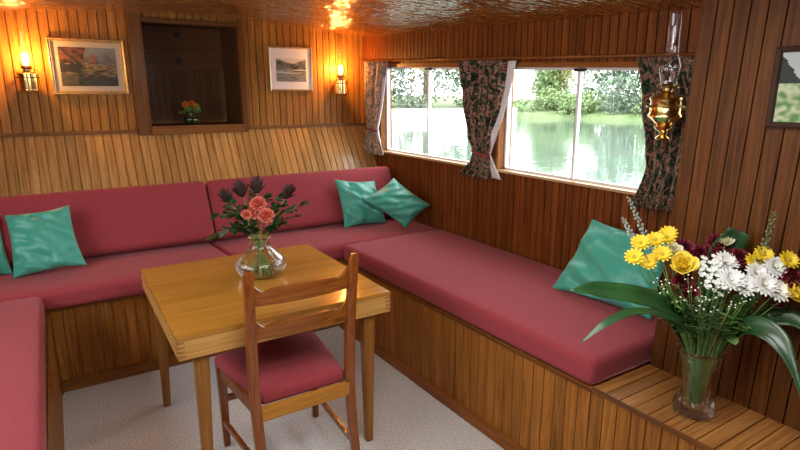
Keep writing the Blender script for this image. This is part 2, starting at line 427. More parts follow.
def window(idx, y0, y1, ym):
    o = empty('window_%d' % idx, (XW, (y0 + y1) / 2, WB)); o['kind'] = 'structure'
    # timber lining of the opening
    bm = BM()
    T = lambda y: wtop(y)
    def bar(ya, yb, x0, x1, za, zb):  # za, zb functions of y
        hexa(bm, [(x0, ya, za(ya)), (x1, ya, za(ya)), (x1, yb, za(yb)), (x0, yb, za(yb))], [(x0, ya, zb(ya)), (x1, ya, zb(ya)), (x1, yb, zb(yb)), (x0, yb, zb(yb))])
    B = lambda y: WB
    bar(y0 - .03, y1 + .03, XW - .02, XW + .10, lambda y: WB - .012, lambda y: WB + .002)
    obj('sill', bm, M['pale_trim'], o); bm = BM()
    bar(y0 - .03, y1 + .03, XW - .015, XW + .10, lambda y: T(y) - .01, lambda y: T(y) + .018)
    bar(y0 - .02, y0, XW - .008, XW + .10, B, T)
    bar(y1, y1 + .02, XW - .008, XW + .10, B, T)
    obj('lining', bm, M['trimy'], o)
    bm = BM()
    f = .013
    bar(y0, y1, XW + .045, XW + .075, B, lambda y: WB + f)
    bar(y0, y1, XW + .045, XW + .075, lambda y: T(y) - f - .01, lambda y: T(y) - .01)
    bar(y0, y0 + f, XW + .045, XW + .075, B, T)
    bar(y1 - f, y1, XW + .045, XW + .075, B, T)
    obj('window_frame', bm, M['white_frame'], o)
    bm = BM(); bar(ym + .004, ym + .018, XW + .035, XW + .06, B, lambda y: T(y) - .01)
    obj('sash_frame', bm, M['white_frame'], o)
    bm = BM(); bar(ym + .018, ym + .024, XW + .04, XW + .075, B, lambda y: T(y) - .01)
    obj('sash_seal', bm, M['grey_frame'], o)
    bm = BM(); bar(ym - .03, ym + .03, XW + .015, XW + .04, lambda y: T(y) - .03, lambda y: T(y) - .014)
    obj('window_catch', bm, M['black'], o)
    for a, b, dx in ((y0 + f, ym, .05), (ym + .018, y1 - f, .062)):
        bm = BM(); bar(a, b, XW + dx, XW + dx + .004, lambda y: WB + .01, lambda y: T(y) - .02)
        obj('pane', bm, M['pane'], o)
    return o
window(1, W1[0], W1[1], 3.455); window(2, W2[0], W2[1], 2.045)

# left hull side with its window, and the rear wall (out of frame)
bm = BM()
iv = lambda u: [(0.0, 1.15), (1.75, lambda y: ceil_z(XL, y) + .01)] if 0.9 < u < 3.1 else [(0.0, lambda y: ceil_z(XL, y) + .01)]
planks(bm, lambda u, v, h: (XL + h, u, v), YR, YB, 0.055, iv)
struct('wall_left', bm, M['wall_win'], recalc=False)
bm = BM()
iv = lambda u: [(0.0, lambda x: ceil_z(x, YR) + .01)]
planks(bm, lambda u, v, h: (u, YR + h, v), XL, XW, 0.055, iv)
struct('wall_rear', bm, M['wall_back'], recalc=False)

# right locker casing stepping into the room
XK = 1.935; YK = 1.185
skew = lambda v: -.03 * (v - .5)
bm = BM()
planks(bm, lambda u, v, h: (XK - h, u + skew(v), v), YR, YK, 0.054, lambda u: [(0.47, lambda y: ceil_z(XK, y) + .01)], g=.005, d=.014)
planks(bm, lambda u, v, h: (u, YK + skew(v) + h, v), XK, XW, 0.055, lambda u: [(0.47, lambda x: ceil_z(x, YK) + .01)], g=.003, d=.003)
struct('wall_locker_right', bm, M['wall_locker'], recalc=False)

# trims
bm = BM(); box(bm, XL, 0.510, 4.392, 4.43, 1.318, 1.343, .005); struct('trim_1', bm, M['trimx'])
bm = BM(); box(bm, 1.315, XW, 4.392, 4.43, 1.318, 1.343, .005); struct('trim_2', bm, M['trimx'])
def post(x0, x1):
    b_ = BM(); zt = lambda x: ceil_z(x, 4.42)
    hexa(b_, [(x0, 4.385, 1.30), (x1, 4.385, 1.30), (x1, 4.43, 1.30), (x0, 4.43, 1.30)], [(x0, 4.385, zt(x0)), (x1, 4.385, zt(x1)), (x1, 4.43, zt(x1)), (x0, 4.43, zt(x0))], .003)
    return b_
struct('trim_3', post(0.512, 0.603), M['trim']); struct('trim_4', post(1.278, 1.315), M['trim'])
bm = BM(); box(bm, 0.60, 1.28, 4.375, 4.43, 1.300, 1.362, .006); struct('trim_5', bm, M['trimx'])
bm = BM(); box(bm, 0.60, 1.28, 4.39, 4.43, 2.085, 2.118, .003); struct('trim_6', bm, M['niche'])

# recess
bm = BM(); D = 4.90
box(bm, NX0 - .02, NX0, 4.42, D, NZ0 - .02, NZ1 + .02); box(bm, NX1, NX1 + .02, 4.42, D, NZ0 - .02, NZ1 + .02)
box(bm, NX0, NX1, 4.43, D, NZ0 - .02, NZ0); box(bm, NX0, NX1, 4.43, D, NZ1, NZ1 + .02)
box(bm, NX0 - .02, NX1 + .02, D + .012, D + .03, NZ0 - .02, NZ1 + .02)
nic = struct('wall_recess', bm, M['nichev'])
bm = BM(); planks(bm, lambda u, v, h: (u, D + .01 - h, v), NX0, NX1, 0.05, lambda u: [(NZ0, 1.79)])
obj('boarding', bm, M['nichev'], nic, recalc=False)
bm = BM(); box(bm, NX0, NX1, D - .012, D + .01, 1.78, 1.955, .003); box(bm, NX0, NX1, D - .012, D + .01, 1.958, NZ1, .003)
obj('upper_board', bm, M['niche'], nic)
for hx, hz in ((0.930, 2.06), (0.925, 1.853)):
    bm = BM(); lathe(bm, [(0, 0), (0.024, 0), (0.027, .004), (0.027, .012), (0, .012)], n=20)
    bmesh.ops.rotate(bm, verts=bm.verts, cent=(0, 0, 0), matrix=Matrix.Rotation(PI / 2, 3, 'X'))
    bmesh.ops.translate(bm, verts=bm.verts, vec=(hx, D - .008, hz))
    obj('dark_plug', bm, M['black'], nic)

# ================================================================ BENCHES
def bx(y): return 1.532 + 0.028 * (3.1 - y)
rb = empty('bench_base', (1.9, 2.2, 0), 'long boarded bench base under the right windows, slatted on top at its near end', 'bench')
bm = BM()
planks(bm, lambda u, v, h: (bx(u) + .004 - h, u, v), YR, 3.24, 0.057, lambda u: [(0.06, 0.497)], g=.004, d=.014)
obj('front_boarding', bm, M['bench'], rb, recalc=False)
bm = BM()
hexa(bm, [(bx(YR) - .012, YR, 0), (bx(YR) + .01, YR, 0), (bx(3.24) + .01, 3.24, 0), (bx(3.24) - .012, 3.24, 0)],
     [(bx(YR) - .012, YR, .062), (bx(YR) + .01, YR, .062), (bx(3.24) + .01, 3.24, .062), (bx(3.24) - .012, 3.24, .062)], .003)
obj('skirting', bm, M['trimy'], rb)
bm = BM()
def topz(x0f, x1f, y0, y1, z0, z1, bev=0):
    hexa(bm, [(x0f(y0), y0, z0), (x1f(y0), y0, z0), (x1f(y1), y1, z0), (x0f(y1), y1, z0)], [(x0f(y0), y0, z1), (x1f(y0), y0, z1), (x1f(y1), y1, z1), (x0f(y1), y1, z1)], bev)
topz(lambda y: bx(y) + .01, lambda y: XW - .012, 1.20, 3.24, .475, .500)
obj('lid_board', bm, M['bench'], rb)
bm = BM()
topz(lambda y: bx(y) - .004, lambda y: bx(y) + .012, YR, 1.19, .4985, .5115, .001)
topz(lambda y: bx(y) - .001, lambda y: bx(y) + .012, 1.19, 3.24, .490, .498, .001)
obj('edge_shade_strip', bm, M['edge'], rb)  # dark strip in place of the shaded gap along the bench edge
bm = BM()
planks(bm, lambda u, v, h: (v, u, .511 + h), YR, 1.19, 0.056, lambda u: [(bx(u) + .011, XK - .0)], g=.0045, d=.007, nseg=1)
obj('slatted_top', bm, M['shelf'], rb, recalc=False)

bb = empty('bench_base', (0.6, 3.6, 0), 'boarded wooden bench base along the far wall behind the table', 'bench')
bm = BM(); planks(bm, lambda u, v, h: (u, 3.275 - h * -1 - .0, v), -0.20, 1.56, 0.057, lambda u: [(0.06, 0.495)], g=.0055, d=.014); 
for f in bm.faces: f.normal_flip()
obj('front_boarding', bm, M['bench'], bb, recalc=False)
bm = BM(); box(bm, -0.20, 1.56, 3.258, 3.29, 0, .065, .004); obj('skirting', bm, M['trimx'], bb)
bm = BM(); box(bm, -.9, 1.55, 3.30, 3.85, .47, .498); obj('lid_board', bm, M['bench'], bb)
lb = empty('bench_base', (-0.5, 1.5, 0), 'boarded wooden bench base on the left side, under the nearest crimson cushion', 'bench')
bm = BM(); planks(bm, lambda u, v, h: (-0.145 + h, u, v), 0.2, 3.27, 0.057, lambda u: [(0.0, 0.495)]); obj('front_boarding', bm, M['bench'], lb, recalc=False)
bm = BM(); box(bm, -.165, -.138, 3.235, 3.27, 0, .49, .003); obj('corner_post', bm, M['trim'], lb)
bm = BM(); box(bm, XL + .02, -.155, 0.2, 3.26, .475, .498); obj('lid_board', bm, M['bench'], lb)

# cushions
def cushion(name, q, z0, z1, label, r=.03, crown=.012, group='crimson seat cushions'):
    cx = sum(a[0] for a in q) / 4; cy = sum(a[1] for a in q) / 4
    L = ((V(q[1]) - V(q[0])).length, (V(q[3]) - V(q[0])).length, z1 - z0)
    bm = BM(); roundbox(bm, L, r, quadmap(q, z0, z1, L), n=10, crown=crown)
    o = obj(name, bm, M['fabric'], smooth=True); thing_origin(o, (cx, cy, z0))
    tag(o, label, 'cushion', group); return o
c = cushion('seat_cushion', [(1.592, 1.197), (2.362, 1.197), (2.362, 3.215), (1.53, 3.185)], .500, .612, 'long flat crimson mattress cushion on the bench under the right window')
cushion('seat_cushion', [(-0.97, 3.19), (0.858, 3.20), (0.80, 3.86), (-0.97, 3.86)], .498, .603, 'crimson seat cushion on the far bench left of the seam, under the left green pillows')
cushion('seat_cushion', [(0.864, 3.20), (2.362, 3.22), (2.362, 3.86), (0.808, 3.86)], .498, .603, 'crimson seat cushion on the far bench right of the seam, running to the window corner')
cushion('seat_cushion', [(-0.97, 0.5), (-0.128, 0.5), (-0.158, 3.175), (-0.97, 3.175)], .498, .603, 'crimson seat cushion on the left side bench, at the lower left of the photo')

def back_cushion(x0, x1, label):
    L = (x1 - x0, 0.42, 0.14)
    f0 = V((0, 3.655, .605)); up = V((0, .20, .375)).normalized(); nrm = V((0, up.z, -up.y))
    def fn(p): return V((x0 + p.x + L[0] / 2, 0, 0)) + f0 + up * (p.y + L[1] / 2) + nrm * (L[2] / 2 - p.z) + V((0, 0, 0.012 if False else 0))
    bm = BM(); roundbox(bm, L, .035, fn, n=8, crown=.012)
    zmin = min(v.co.z for v in bm.verts)
    bmesh.ops.translate(bm, verts=bm.verts, vec=(0, 0.0, max(0, .600 - zmin)))
    o = obj('backrest_cushion', bm, M['fabric'], smooth=True); thing_origin(o, ((x0 + x1) / 2, 3.72, .60))
    tag(o, label, 'cushion', 'crimson backrest cushions'); return o
back_cushion(-0.97, 0.832, 'crimson backrest cushion on the far bench left of the seam, behind the left green pillows')
back_cushion(0.838, 2.30, 'crimson backrest cushion on the far bench right of the seam, behind the table flowers')

# ================================================================ PILLOWS
def pillow(c4, thick, label, seed, nrm=None):
    """c4: world corners in order; plump satin square with pinched corners and creases"""
    c4 = [V(c) for c in c4]
    if nrm is None: nrm = (c4[1] - c4[0]).cross(c4[3] - c4[0]).normalized()
    ctr = sum(c4, V()) / 4
    bm = BM(); n = 44
    S = {}
    def pt(u, v, s):
        a, b = 2 * u - 1, 2 * v - 1
        pa = a * (1 - .09 * (1 - b * b) * a * a); pb = b * (1 - .09 * (1 - a * a) * b * b)
        uu, vv = (pa + 1) / 2, (pb + 1) / 2
        p = c4[0] * (1 - uu) * (1 - vv) + c4[1] * uu * (1 - vv) + c4[2] * uu * vv + c4[3] * (1 - uu) * vv
        h = max(0, (1 - a * a)) ** .55 * max(0, (1 - b * b)) ** .55
        q = V((a * 1.0 + seed * 3.1, b * 1.0 - seed, s * 2.0 + seed))
        rr = (a * a + b * b) ** .5; th = math.atan2(b, a)
        fold = (abs(noise.noise(q * 1.6)) - .25) * .022 + noise.noise(V((a * 2.0 + b * 3.5, b * 1.2 - a * .8, seed))) * .022
        fold += .009 * math.sin(th * 6 + seed * 2 + 2 * noise.noise(q)) * rr ** 2
        edge = min(1, h * 2.2)
        return p + nrm * s * (thick * h + fold * edge)
    for s in (1, -1):
        vs = [[None] * (n + 1) for _ in range(n + 1)]
        for i in range(n + 1):
            for j in range(n + 1):
                if i in (0, n) or j in (0, n):
                    if (i, j) not in S: S[(i, j)] = bm.verts.new(pt(i / n, j / n, 0))
                    vs[i][j] = S[(i, j)]
                else: vs[i][j] = bm.verts.new(pt(i / n, j / n, s))
        for i in range(n):
            for j in range(n): bm.faces.new((vs[i][j], vs[i + 1][j], vs[i + 1][j + 1], vs[i][j + 1]))
    o = obj('pillow', bm, M['satin'], smooth=True)
    lo = min((v.co for v in o.data.vertices), key=lambda q: q.z)
    thing_origin(o, (ctr.x, ctr.y, lo.z))
    tag(o, label, 'pillow', 'green satin pillows'); return o
pillow([(-0.295, 3.50, .612), (0.060, 3.47, .640), (0.015, 3.66, .965), (-0.300, 3.69, .935)], .062, 'green satin pillow at the left, fully visible, standing against the crimson backrest', 1)
pillow([(-0.60, 3.58, .612), (-0.295, 3.60, .612), (-0.33, 3.76, .925), (-0.60, 3.77, .93)], .05, 'green satin pillow cut off by the left edge of the photo, behind its neighbour', 2)
pillow([(1.742, 3.58, .612), (2.10, 3.56, .612), (2.085, 3.72, .925), (1.745, 3.74, .965)], .06, 'upright green satin pillow in the far corner, left of the tilted one', 3)
pillow([(2.13, 3.33, .612), (2.33, 3.30, .775), (2.155, 3.55, .965), (1.855, 3.49, .835)], .065, 'green satin pillow standing tilted on its corner beside the window wall', 4)
pillow([(2.045, 1.83, .618), (2.10, 1.30, .622), (2.31, 1.35, .940), (2.285, 1.80, .960)], .07, 'green satin pillow at the near end of the long window cushion, behind the flowers', 5)

# ================================================================ CURTAINS
def curtain(label, prof, folds, seed, lining_side=None, x0=2.318, cm='curtain'):
    """prof: list of (z, y_left(far), y_right(near), depth)"""
    def at(z):
        for a, b in zip(prof, prof[1:]):
            if b[0] <= z <= a[0]:
                t = (a[0] - z) / (a[0] - b[0]); t = t * t * (3 - 2 * t)
                return [a[k] + (b[k] - a[k]) * t for k in (1, 2, 3)]
        return list(prof[-1][1:])
    zt, zb = prof[0][0], prof[-1][0]
    e = empty('curtain', (x0, (prof[0][1] + prof[0][2]) / 2, zb), label, 'curtain', 'floral curtains on the window rail')
    bm = BM(); uv = bm.loops.layers.uv.new('UVMap')
    def f(u, v):
        z = zt + (zb - zt) * v
        ya, yb, d = at(z)
        s = u + .012 * math.sin(u * 23 + seed)
        y = ya + (yb - ya) * s
        x = x0 + d * math.sin(u * folds * 2 * PI + seed) + d * .4 * math.sin(u * folds * 3.3 * PI + seed * 2 + v * 2)
        slope = (yb - ya) * 0
        zz = z + (0.045 * (y - (prof[0][1] + prof[0][2]) / 2)) * (1 - v)
        return (x, y, zz)
    grid(bm, 90, 40, f, uv)
    for fc in bm.faces:
        for l in fc.loops: l[uv].uv = (l[uv].uv[0] * .62, l[uv].uv[1] * .8)
    o = obj('cloth', bm, M[cm], e, smooth=True)
    sm = o.modifiers.new('thickness', 'SOLIDIFY'); sm.thickness = .0025
    if lining_side:
        bm = BM()
        pts = lining_side
        def g(u, v):
            i = v * (len(pts) - 1); k = min(int(i), len(pts) - 2); t = i - k
            z, ya, yb = [pts[k][m] + (pts[k + 1][m] - pts[k][m]) * t for m in range(3)]
            return (x0 + .012 + .008 * math.sin(u * 9 + v * 3), ya + (yb - ya) * u, z)
        grid(bm, 14, 30, g); o = obj('lining', bm, M['lining'], e, smooth=True)
        sm = o.modifiers.new('thickness', 'SOLIDIFY'); sm.thickness = .002
    return e, at
e1, a1 = curtain('narrow floral curtain at the far end of the windows, in the room corner', [(1.848, 4.30, 3.93, .022), (1.55, 4.29, 4.02, .018), (1.32, 4.26, 4.10, .012), (1.27, 4.27, 4.10, .012), (1.085, 4.33, 4.0, .022)], 5, 1.0,
                 [(1.84, 3.98, 3.925), (1.5, 4.04, 4.01), (1.3, 4.12, 4.08), (1.18, 4.10, 4.03), (1.09, 4.08, 3.985)], cm='curtain_sunlit')
e2, a2 = curtain('wide floral curtain between the two windows, gathered by a tieback', [(1.790, 2.985, 2.52, .026), (1.55, 2.925, 2.56, .024), (1.33, 2.86, 2.63, .018), (1.215, 2.805, 2.66, .012), (1.17, 2.82, 2.655, .014), (1.055, 2.925, 2.62, .028)], 7, 2.0,
                 [(1.775, 2.52, 2.455), (1.62, 2.545, 2.49), (1.45, 2.60, 2.545), (1.30, 2.69, 2.60), (1.215, 2.74, 2.64), (1.14, 2.74, 2.59), (1.065, 2.74, 2.535)])
e3, a3 = curtain('floral curtain at the near end of the windows, behind the hanging oil lamp', [(1.742, 1.640, 1.385, .022), (1.55, 1.60, 1.33, .022), (1.33, 1.555, 1.36, .018), (1.26, 1.545, 1.37, .014), (1.06, 1.585, 1.385, .024)], 5, 3.1)
for e_, zz, ya, yb in ((e1, 1.295, 4.275, 4.09), (e2, 1.215, 2.815, 2.655)):
    bm = BM(); pts = []
    for k in range(25):
        a = 2 * PI * k / 24
        pts.append((2.318 + .022 * math.sin(a), (ya + yb) / 2 + (ya - yb) / 2 * 1.04 * math.cos(a), zz + .012 * math.cos(a)))
    for dz in (-.005, .003): tube(bm, [(p[0], p[1], p[2] + dz) for p in pts], .0045, 6)
    obj('tieback', bm, simple('tieback_cloth', (0.30, 0.05, 0.05), .8), e_, smooth=True)
# rail
rail = empty('curtain_rail', (2.335, 2.9, 1.80), 'slim curtain rail running above both windows', 'curtain rail')
bm = BM(); tube(bm, [(2.340, 4.40, 1.868), (2.340, 1.22, 1.739)], .007, 8); obj('rod', bm, M['trimy'], rail, smooth=True)
for y in (4.35, 3.4, 2.75, 2.0, 1.25):
    bm = BM(); z = 1.739 + (y - 1.22) * (1.868 - 1.739) / 3.18
    box(bm, 2.335, 2.374, y - .008, y + .008, z - .004, z + .016, .002); obj('bracket', bm, M['trimy'], rail)

# ================================================================ TABLE
TX0, TX1, TY0, TY1, TZ = .273, 1.165, 1.948, 2.885, .74
tb = empty('dining_table', ((TX0 + TX1) / 2, (TY0 + TY1) / 2, 0), 'square honey-coloured wooden table with finger-jointed corners in the middle of the cabin', 'table')
bm = BM(); box(bm, TX0, TX1, TY0, TY1, TZ - .018, TZ, .003); obj('tabletop', bm, M['table'], tb)
bm = BM(); box(bm, TX0 + .002, TX1 - .002, TY0 + .001, TY0 + .022, TZ - .094, TZ - .019, .002); obj('apron', bm, M['table_edge'], tb)
bm = BM(); box(bm, TX0 + .002, TX1 - .002, TY1 - .022, TY1 - .001, TZ - .094, TZ - .019, .002); obj('apron', bm, M['table_edge'], tb)
for xa, xb, s in ((TX0 + .001, TX0 + .022, -1), (TX1 - .022, TX1 - .001, 1)):
    bm = BM()
    box(bm, xa, xb, TY0 + .023, TY1 - .023, TZ - .094, TZ - .057, .002); box(bm, xa + (.004 if s < 0 else 0), xb - (.004 if s > 0 else 0), TY0 + .023, TY1 - .023, TZ - .057, TZ - .051)
    box(bm, xa, xb, TY0 + .023, TY1 - .023, TZ - .051, TZ - .019, .002)
    obj('apron', bm, M['table_edgey'], tb)
for cx, sx in ((TX0, 1), (TX1, -1)):
    for cy, sy in ((TY0, 1), (TY1, -1)):
        bm = BM()
        for k in range(4):
            z1 = TZ - .021 - k * .0175; z0 = z1 - .0085
            xs = sorted((cx + sx * .0012, cx + sx * .026)); ys = sorted((cy - sy * .0004, cy + sy * .0225))
            box(bm, xs[0], xs[1], ys[0], ys[1], z0, z1)
        obj('finger_joint', bm, M['finger'], tb)
def taper(bm, x, y, z0, z1, a0, a1, dx=0, dy=0, bev=.004):
    hexa(bm, [(x + dx - a0, y + dy - a0, z0), (x + dx + a0, y + dy - a0, z0), (x + dx + a0, y + dy + a0, z0), (x + dx - a0, y + dy + a0, z0)],
         [(x - a1, y - a1, z1), (x + a1, y - a1, z1), (x + a1, y + a1, z1), (x - a1, y + a1, z1)], bev)
for x, y, dx, dy in ((.362, 2.005, -.015, -.0), (1.075, 2.005, -.002, .0), (.335, 2.815, -.015, .012), (1.075, 2.815, .01, .012)):
    bm = BM(); taper(bm, x, y, 0, TZ - .088, .0165, .027, dx, dy); obj('leg', bm, M['table_leg'], tb)

# ================================================================ CHAIR
ch = empty('dining_chair', (.715, 2.1, 0), 'wooden ladder-back chair with a crimson seat, pushed up to the near side of the table', 'chair')
def squarepath(bm, pts, ax=.019, ay=.016, bev=.005):
    """loft a rounded rectangular section along z-ish points (x, y, z, scale)"""
    rings = []
    for x, y, z, s in pts:
        ring = []
        for k in range(12):
            a = 2 * PI * (k + .5) / 12
            c, sn = math.cos(a), math.sin(a)
            p = .35
            ring.append(bm.verts.new((x + ax * s * math.copysign(abs(c) ** p, c), y + ay * s * math.copysign(abs(sn) ** p, sn), z)))
        rings.append(ring)
    for a, b in zip(rings, rings[1:]):
        for k in range(12): bm.faces.new((a[k], a[(k + 1) % 12], b[(k + 1) % 12], b[k]))
    bm.faces.new(rings[0][::-1]); bm.faces.new(rings[-1])
def lerp(a, b, t): return a + (b - a) * t
PY = [(0, 1.835), (.2, 1.872), (.43, 1.895), (.7, 1.872), (.965, 1.828), (.982, 1.825)]
for side in (0, 1):
    xb, xt = ((.531, .511), (.926, .926))[side]
    pts = []
    for z, y in PY:
        s = 1.0 if z < .9 else .86
        if z > .975: s = .55
        pts.append((lerp(xb, xt, z / .98), y, z, s * (1.0 if z > .3 else lerp(.85, 1.0, z / .3))))
    bm = BM(); squarepath(bm, pts, .0205, .017); obj('back_post', bm, M['chair'], ch, smooth=True, sharp=.7)
for x in (.497, .938):
    bm = BM(); taper(bm, x, 2.318, 0, .440, .014, .021); obj('leg', bm, M['chair'], ch)
def slat(z_end, z_mid, h_end, h_mid):
    bm = BM(); n = 28; x0, x1 = .527, .912
    rows = []
    for i in range(n + 1):
        u = i / n; x = lerp(x0, x1, u); a = abs(2 * u - 1)
        zt = z_mid + .007 * math.cos(PI * (2 * u - 1) * .5)           # gentle arch in the middle
        dip = math.exp(-((a - .80) / .11) ** 2) * .009
        horn = max(0, (a - .82) / .18) ** .9 * (z_end - z_mid + .004)
        top = zt - dip + horn
        bot = z_mid - h_mid - .003 * (1 - a * a)
        yb = 1.862 - .016 * (1 - a * a) - (.006 if z_end > .85 else 0) 
        yb = yb if z_end > .85 else yb + .008
        rows.append([bm.verts.new(p) for p in ((x, yb - .008, bot), (x, yb - .008, top - .003), (x, yb - .004, top), (x, yb + .006, top), (x, yb + .009, top - .003), (x, yb + .009, bot))])
    for a, b in zip(rows, rows[1:]):
        for k in range(6): bm.faces.new((a[k], a[(k + 1) % 6], b[(k + 1) % 6], b[k]))
    bm.faces.new(rows[0]); bm.faces.new(rows[-1][::-1])
    return bm
obj('slat', slat(.916, .892, 0, .055), M['chairx'], ch, smooth=True, sharp=.6)
obj('slat', slat(.780, .752, 0, .052), M['chairx'], ch, smooth=True, sharp=.6)
bm = BM(); box(bm, .540, .917, 1.872, 1.898, .350, .408, .003); obj('seat_rail', bm, M['chair_rail'], ch)
bm = BM(); box(bm, .51, .925, 2.308, 2.328, .365, .420, .003); obj('seat_rail', bm, M['chair'], ch)
for xa, xb in ((.533, .492), (.924, .943)):
    bm = BM(); s = 0.010
    hexa(bm, [(xa - s, 1.90, .358), (xa + s, 1.90, .358), (xb + s, 2.31, .358), (xb - s, 2.31, .358)], [(xa - s, 1.90, .415), (xa + s, 1.90, .415), (xb + s, 2.31, .415), (xb - s, 2.31, .415)], .003)
    obj('seat_rail', bm, M['chair'], ch)
    bm = BM(); s = .009
    hexa(bm, [(xa - s, 1.87, .115), (xa + s, 1.87, .115), (xb + s, 2.318, .115), (xb - s, 2.318, .115)], [(xa - s, 1.87, .143), (xa + s, 1.87, .143), (xb + s, 2.318, .143), (xb - s, 2.318, .143)], .003)
    obj('stretcher', bm, M['chair'], ch)
bm = BM(); box(bm, .505, .930, 2.309, 2.327, .225, .255, .003); obj('stretcher', bm, M['chair'], ch)
q = [(.550, 1.899), (.908, 1.899), (.962, 2.335), (.470, 2.335)]; L = (.44, .43, .06)
bm = BM(); roundbox(bm, L, .022, quadmap(q, .398, .462, L), n=10, crown=.018); obj('seat', bm, M['fabric'], ch, smooth=True)

# ================================================================ PICTURES
def picture(name, x0, x1, z0, z1, fw, mw, y, fm, mm, paint, label, depth=.025, res=(80, 60), pm='paint', cat='picture'):
    e = empty(name, ((x0 + x1) / 2, y + depth, z0), label, cat)
    bm = BM()
    prof = [(0, 0), (0, depth * .85), (fw * .25, depth), (fw * .55, depth * .75), (fw * .85, depth * .8), (fw, depth * .5), (fw, 0)]
    corners = [(x0, z0, 1, 1), (x1, z0, -1, 1), (x1, z1, -1, -1), (x0, z1, 1, -1)]
    rings = [[bm.verts.new((cx + sx * a, y + depth - h, cz + sz * a)) for a, h in prof] for cx, cz, sx, sz in corners]
    for k in range(4):
        a, b = rings[k], rings[(k + 1) % 4]
        for i in range(len(prof) - 1): bm.faces.new((a[i], b[i], b[i + 1], a[i + 1]))
    obj('frame', bm, fm, e)
    bm = BM(); box(bm, x0 + fw * .9, x1 - fw * .9, y + depth * .6, y + depth * .95, z0 + fw * .9, z1 - fw * .9); obj('mount', bm, mm, e)
    px0, px1, pz0, pz1 = x0 + fw + mw[0], x1 - fw - mw[0], z0 + fw + mw[1], z1 - fw - mw[2]
    bm = BM(); col = bm.loops.layers.float_color.new('paint')
    nu, nv = res
    def f(u, v): return (lerp(px0, px1, u), y + depth * .55, lerp(pz0, pz1, v))
    vs = {}
    fs = grid(bm, nu, nv, f)
    for i, fc in enumerate(fs):
        u = (i // nv + .5) / nu; v = (i % nv + .5) / nv; c = paint(u, v)
        for l in fc.loops: l[col] = (c[0], c[1], c[2], 1)
    ex = bmesh.ops.extrude_face_region(bm, geom=bm.faces[:])
    bmesh.ops.translate(bm, verts=[g for g in ex['geom'] if isinstance(g, bmesh.types.BMVert)], vec=(0, depth * .05, 0))
    obj('image', bm, M[pm], e)
    return e
def nz3(u, v, s): return noise.noise(V((u * s, v * s, 3.3)))
def mixc(a, b, t): t = max(0, min(1, t)); return tuple(a[k] * (1 - t) + b[k] * t for k in range(3))
def sea(u, v):
    n1 = nz3(u, v, 9); n2 = nz3(u * .6 + 4, v * 2.5, 14)
    if v > .60: c = mixc((.12, .10, .08), (.20, .23, .23), (v - .6) * 3 + n1 * .6)
    else: c = mixc((.03, .028, .02), (.36, .27, .12), v * 1.5 - .22 + n2 * .8 + .1 * n1)
    if v < .22: c = mixc(c, (.04, .04, .035), .7 + n2)
    if abs(v - .60) < .045 and u > .62: c = mixc(c, (.10, .13, .15), .7)
    # small brown-sailed craft in the distance
    if .60 < v < .88 and abs(u - .58 - (v - .6) * .05) < .055 * (1 - (v - .6) / .3): c = (.26, .10, .05)
    if .57 < v < .61 and .50 < u < .68: c = (.12, .05, .03)
    # big dark rig and rust sail at the left
    if v > .58 and u + .22 * (1 - v) < .48 and v > .52 + (u) * .35: c = mixc((.035, .018, .012), (.17, .065, .032), .45 + n1 * 1.6 + n2 * .8)
    if abs(u - (.02 + (1 - v) * .75)) < .035 and v > .45: c = (.045, .035, .03)
    if .36 + n1 * .12 < v < .62 + .15 * n1 - .3 * abs(u - .1) and u < .30 + .1 * n2: c = (.022, .022, .026)
    if u > .28 and u < .38 and v < .62: c = mixc((.012, .022, .014), (.035, .05, .03), .5 + n2)
    if v < .3 and u < .3: c = mixc((.04, .04, .02), (.10, .085, .04), .5 + n1)
    return c
picture('framed_painting', .022, .478, 1.588, 1.956, .024, (.034, .034, .034), 4.392, M['gold'], M['cream'], sea, 'gilt-framed oil painting of sailing craft on a brown sea, left of the recess')
def bw(u, v):
    n1 = nz3(u, v, 7); n2 = nz3(u, v, 22)
    g = .22 + .1 * n1
    ridge = .86 + .08 * math.sin(u * 7 + 1) + .05 * n2
    if v > ridge: g = .62
    elif v > .55: g = .13 + .12 * n1 + .10 * n2
    elif v > .42: g = .28 + .2 * n1
    else: g = .20 + .12 * nz3(u * .7, v * 3, 10)
    if abs(v - .36 - .12 * abs(u - .5)) < .025 : g = .55
    if u > .58 and .40 < v < .52: g = .06 if v < .47 else .55
    g = max(.02, min(.8, g)); return (g, g, g * 1.02)
picture('framed_print', 1.520, 1.886, 1.618, 1.962, .014, (.042, .058, .075), 4.400, M['silver'], M['mount'], bw, 'black and white landscape print in a white mount, right of the recess', depth=.018, pm='print')

# mirror on the locker casing: reflected garden, dark roofline and pale sky painted on
e = empty('framed_mirror', (1.932, .66, 1.485), "dark-framed mirror painted with reflected green foliage and sky at the right edge of the photo", 'picture')
bm = BM()
py0, py1, pz0, pz1 = .46, .882, 1.478, 1.722
prof = [(0, 0), (0, .016), (.005, .02), (.013, .014), (.018, .006), (.018, 0)]
cs = [(py0, pz0, 1, 1), (py1, pz0, -1, 1), (py1, pz1, -1, -1), (py0, pz1, 1, -1)]
rings = [[bm.verts.new((1.934 - h, cy + sy * a, cz + sz * a)) for a, h in prof] for cy, cz, sy, sz in cs]
for k in range(4):
    a, b = rings[k], rings[(k + 1) % 4]
    for i in range(len(prof) - 1): bm.faces.new((a[i], b[i], b[i + 1], a[i + 1]))
obj('frame', bm, M['dark_frame'], e)
bm = BM(); col = bm.loops.layers.float_color.new('paint')
nu, nv = 110, 70
fs = grid(bm, nu, nv, lambda u, v: (1.929, lerp(py1 - .016, py0 + .016, u), lerp(pz0 + .016, pz1 - .016, v)))
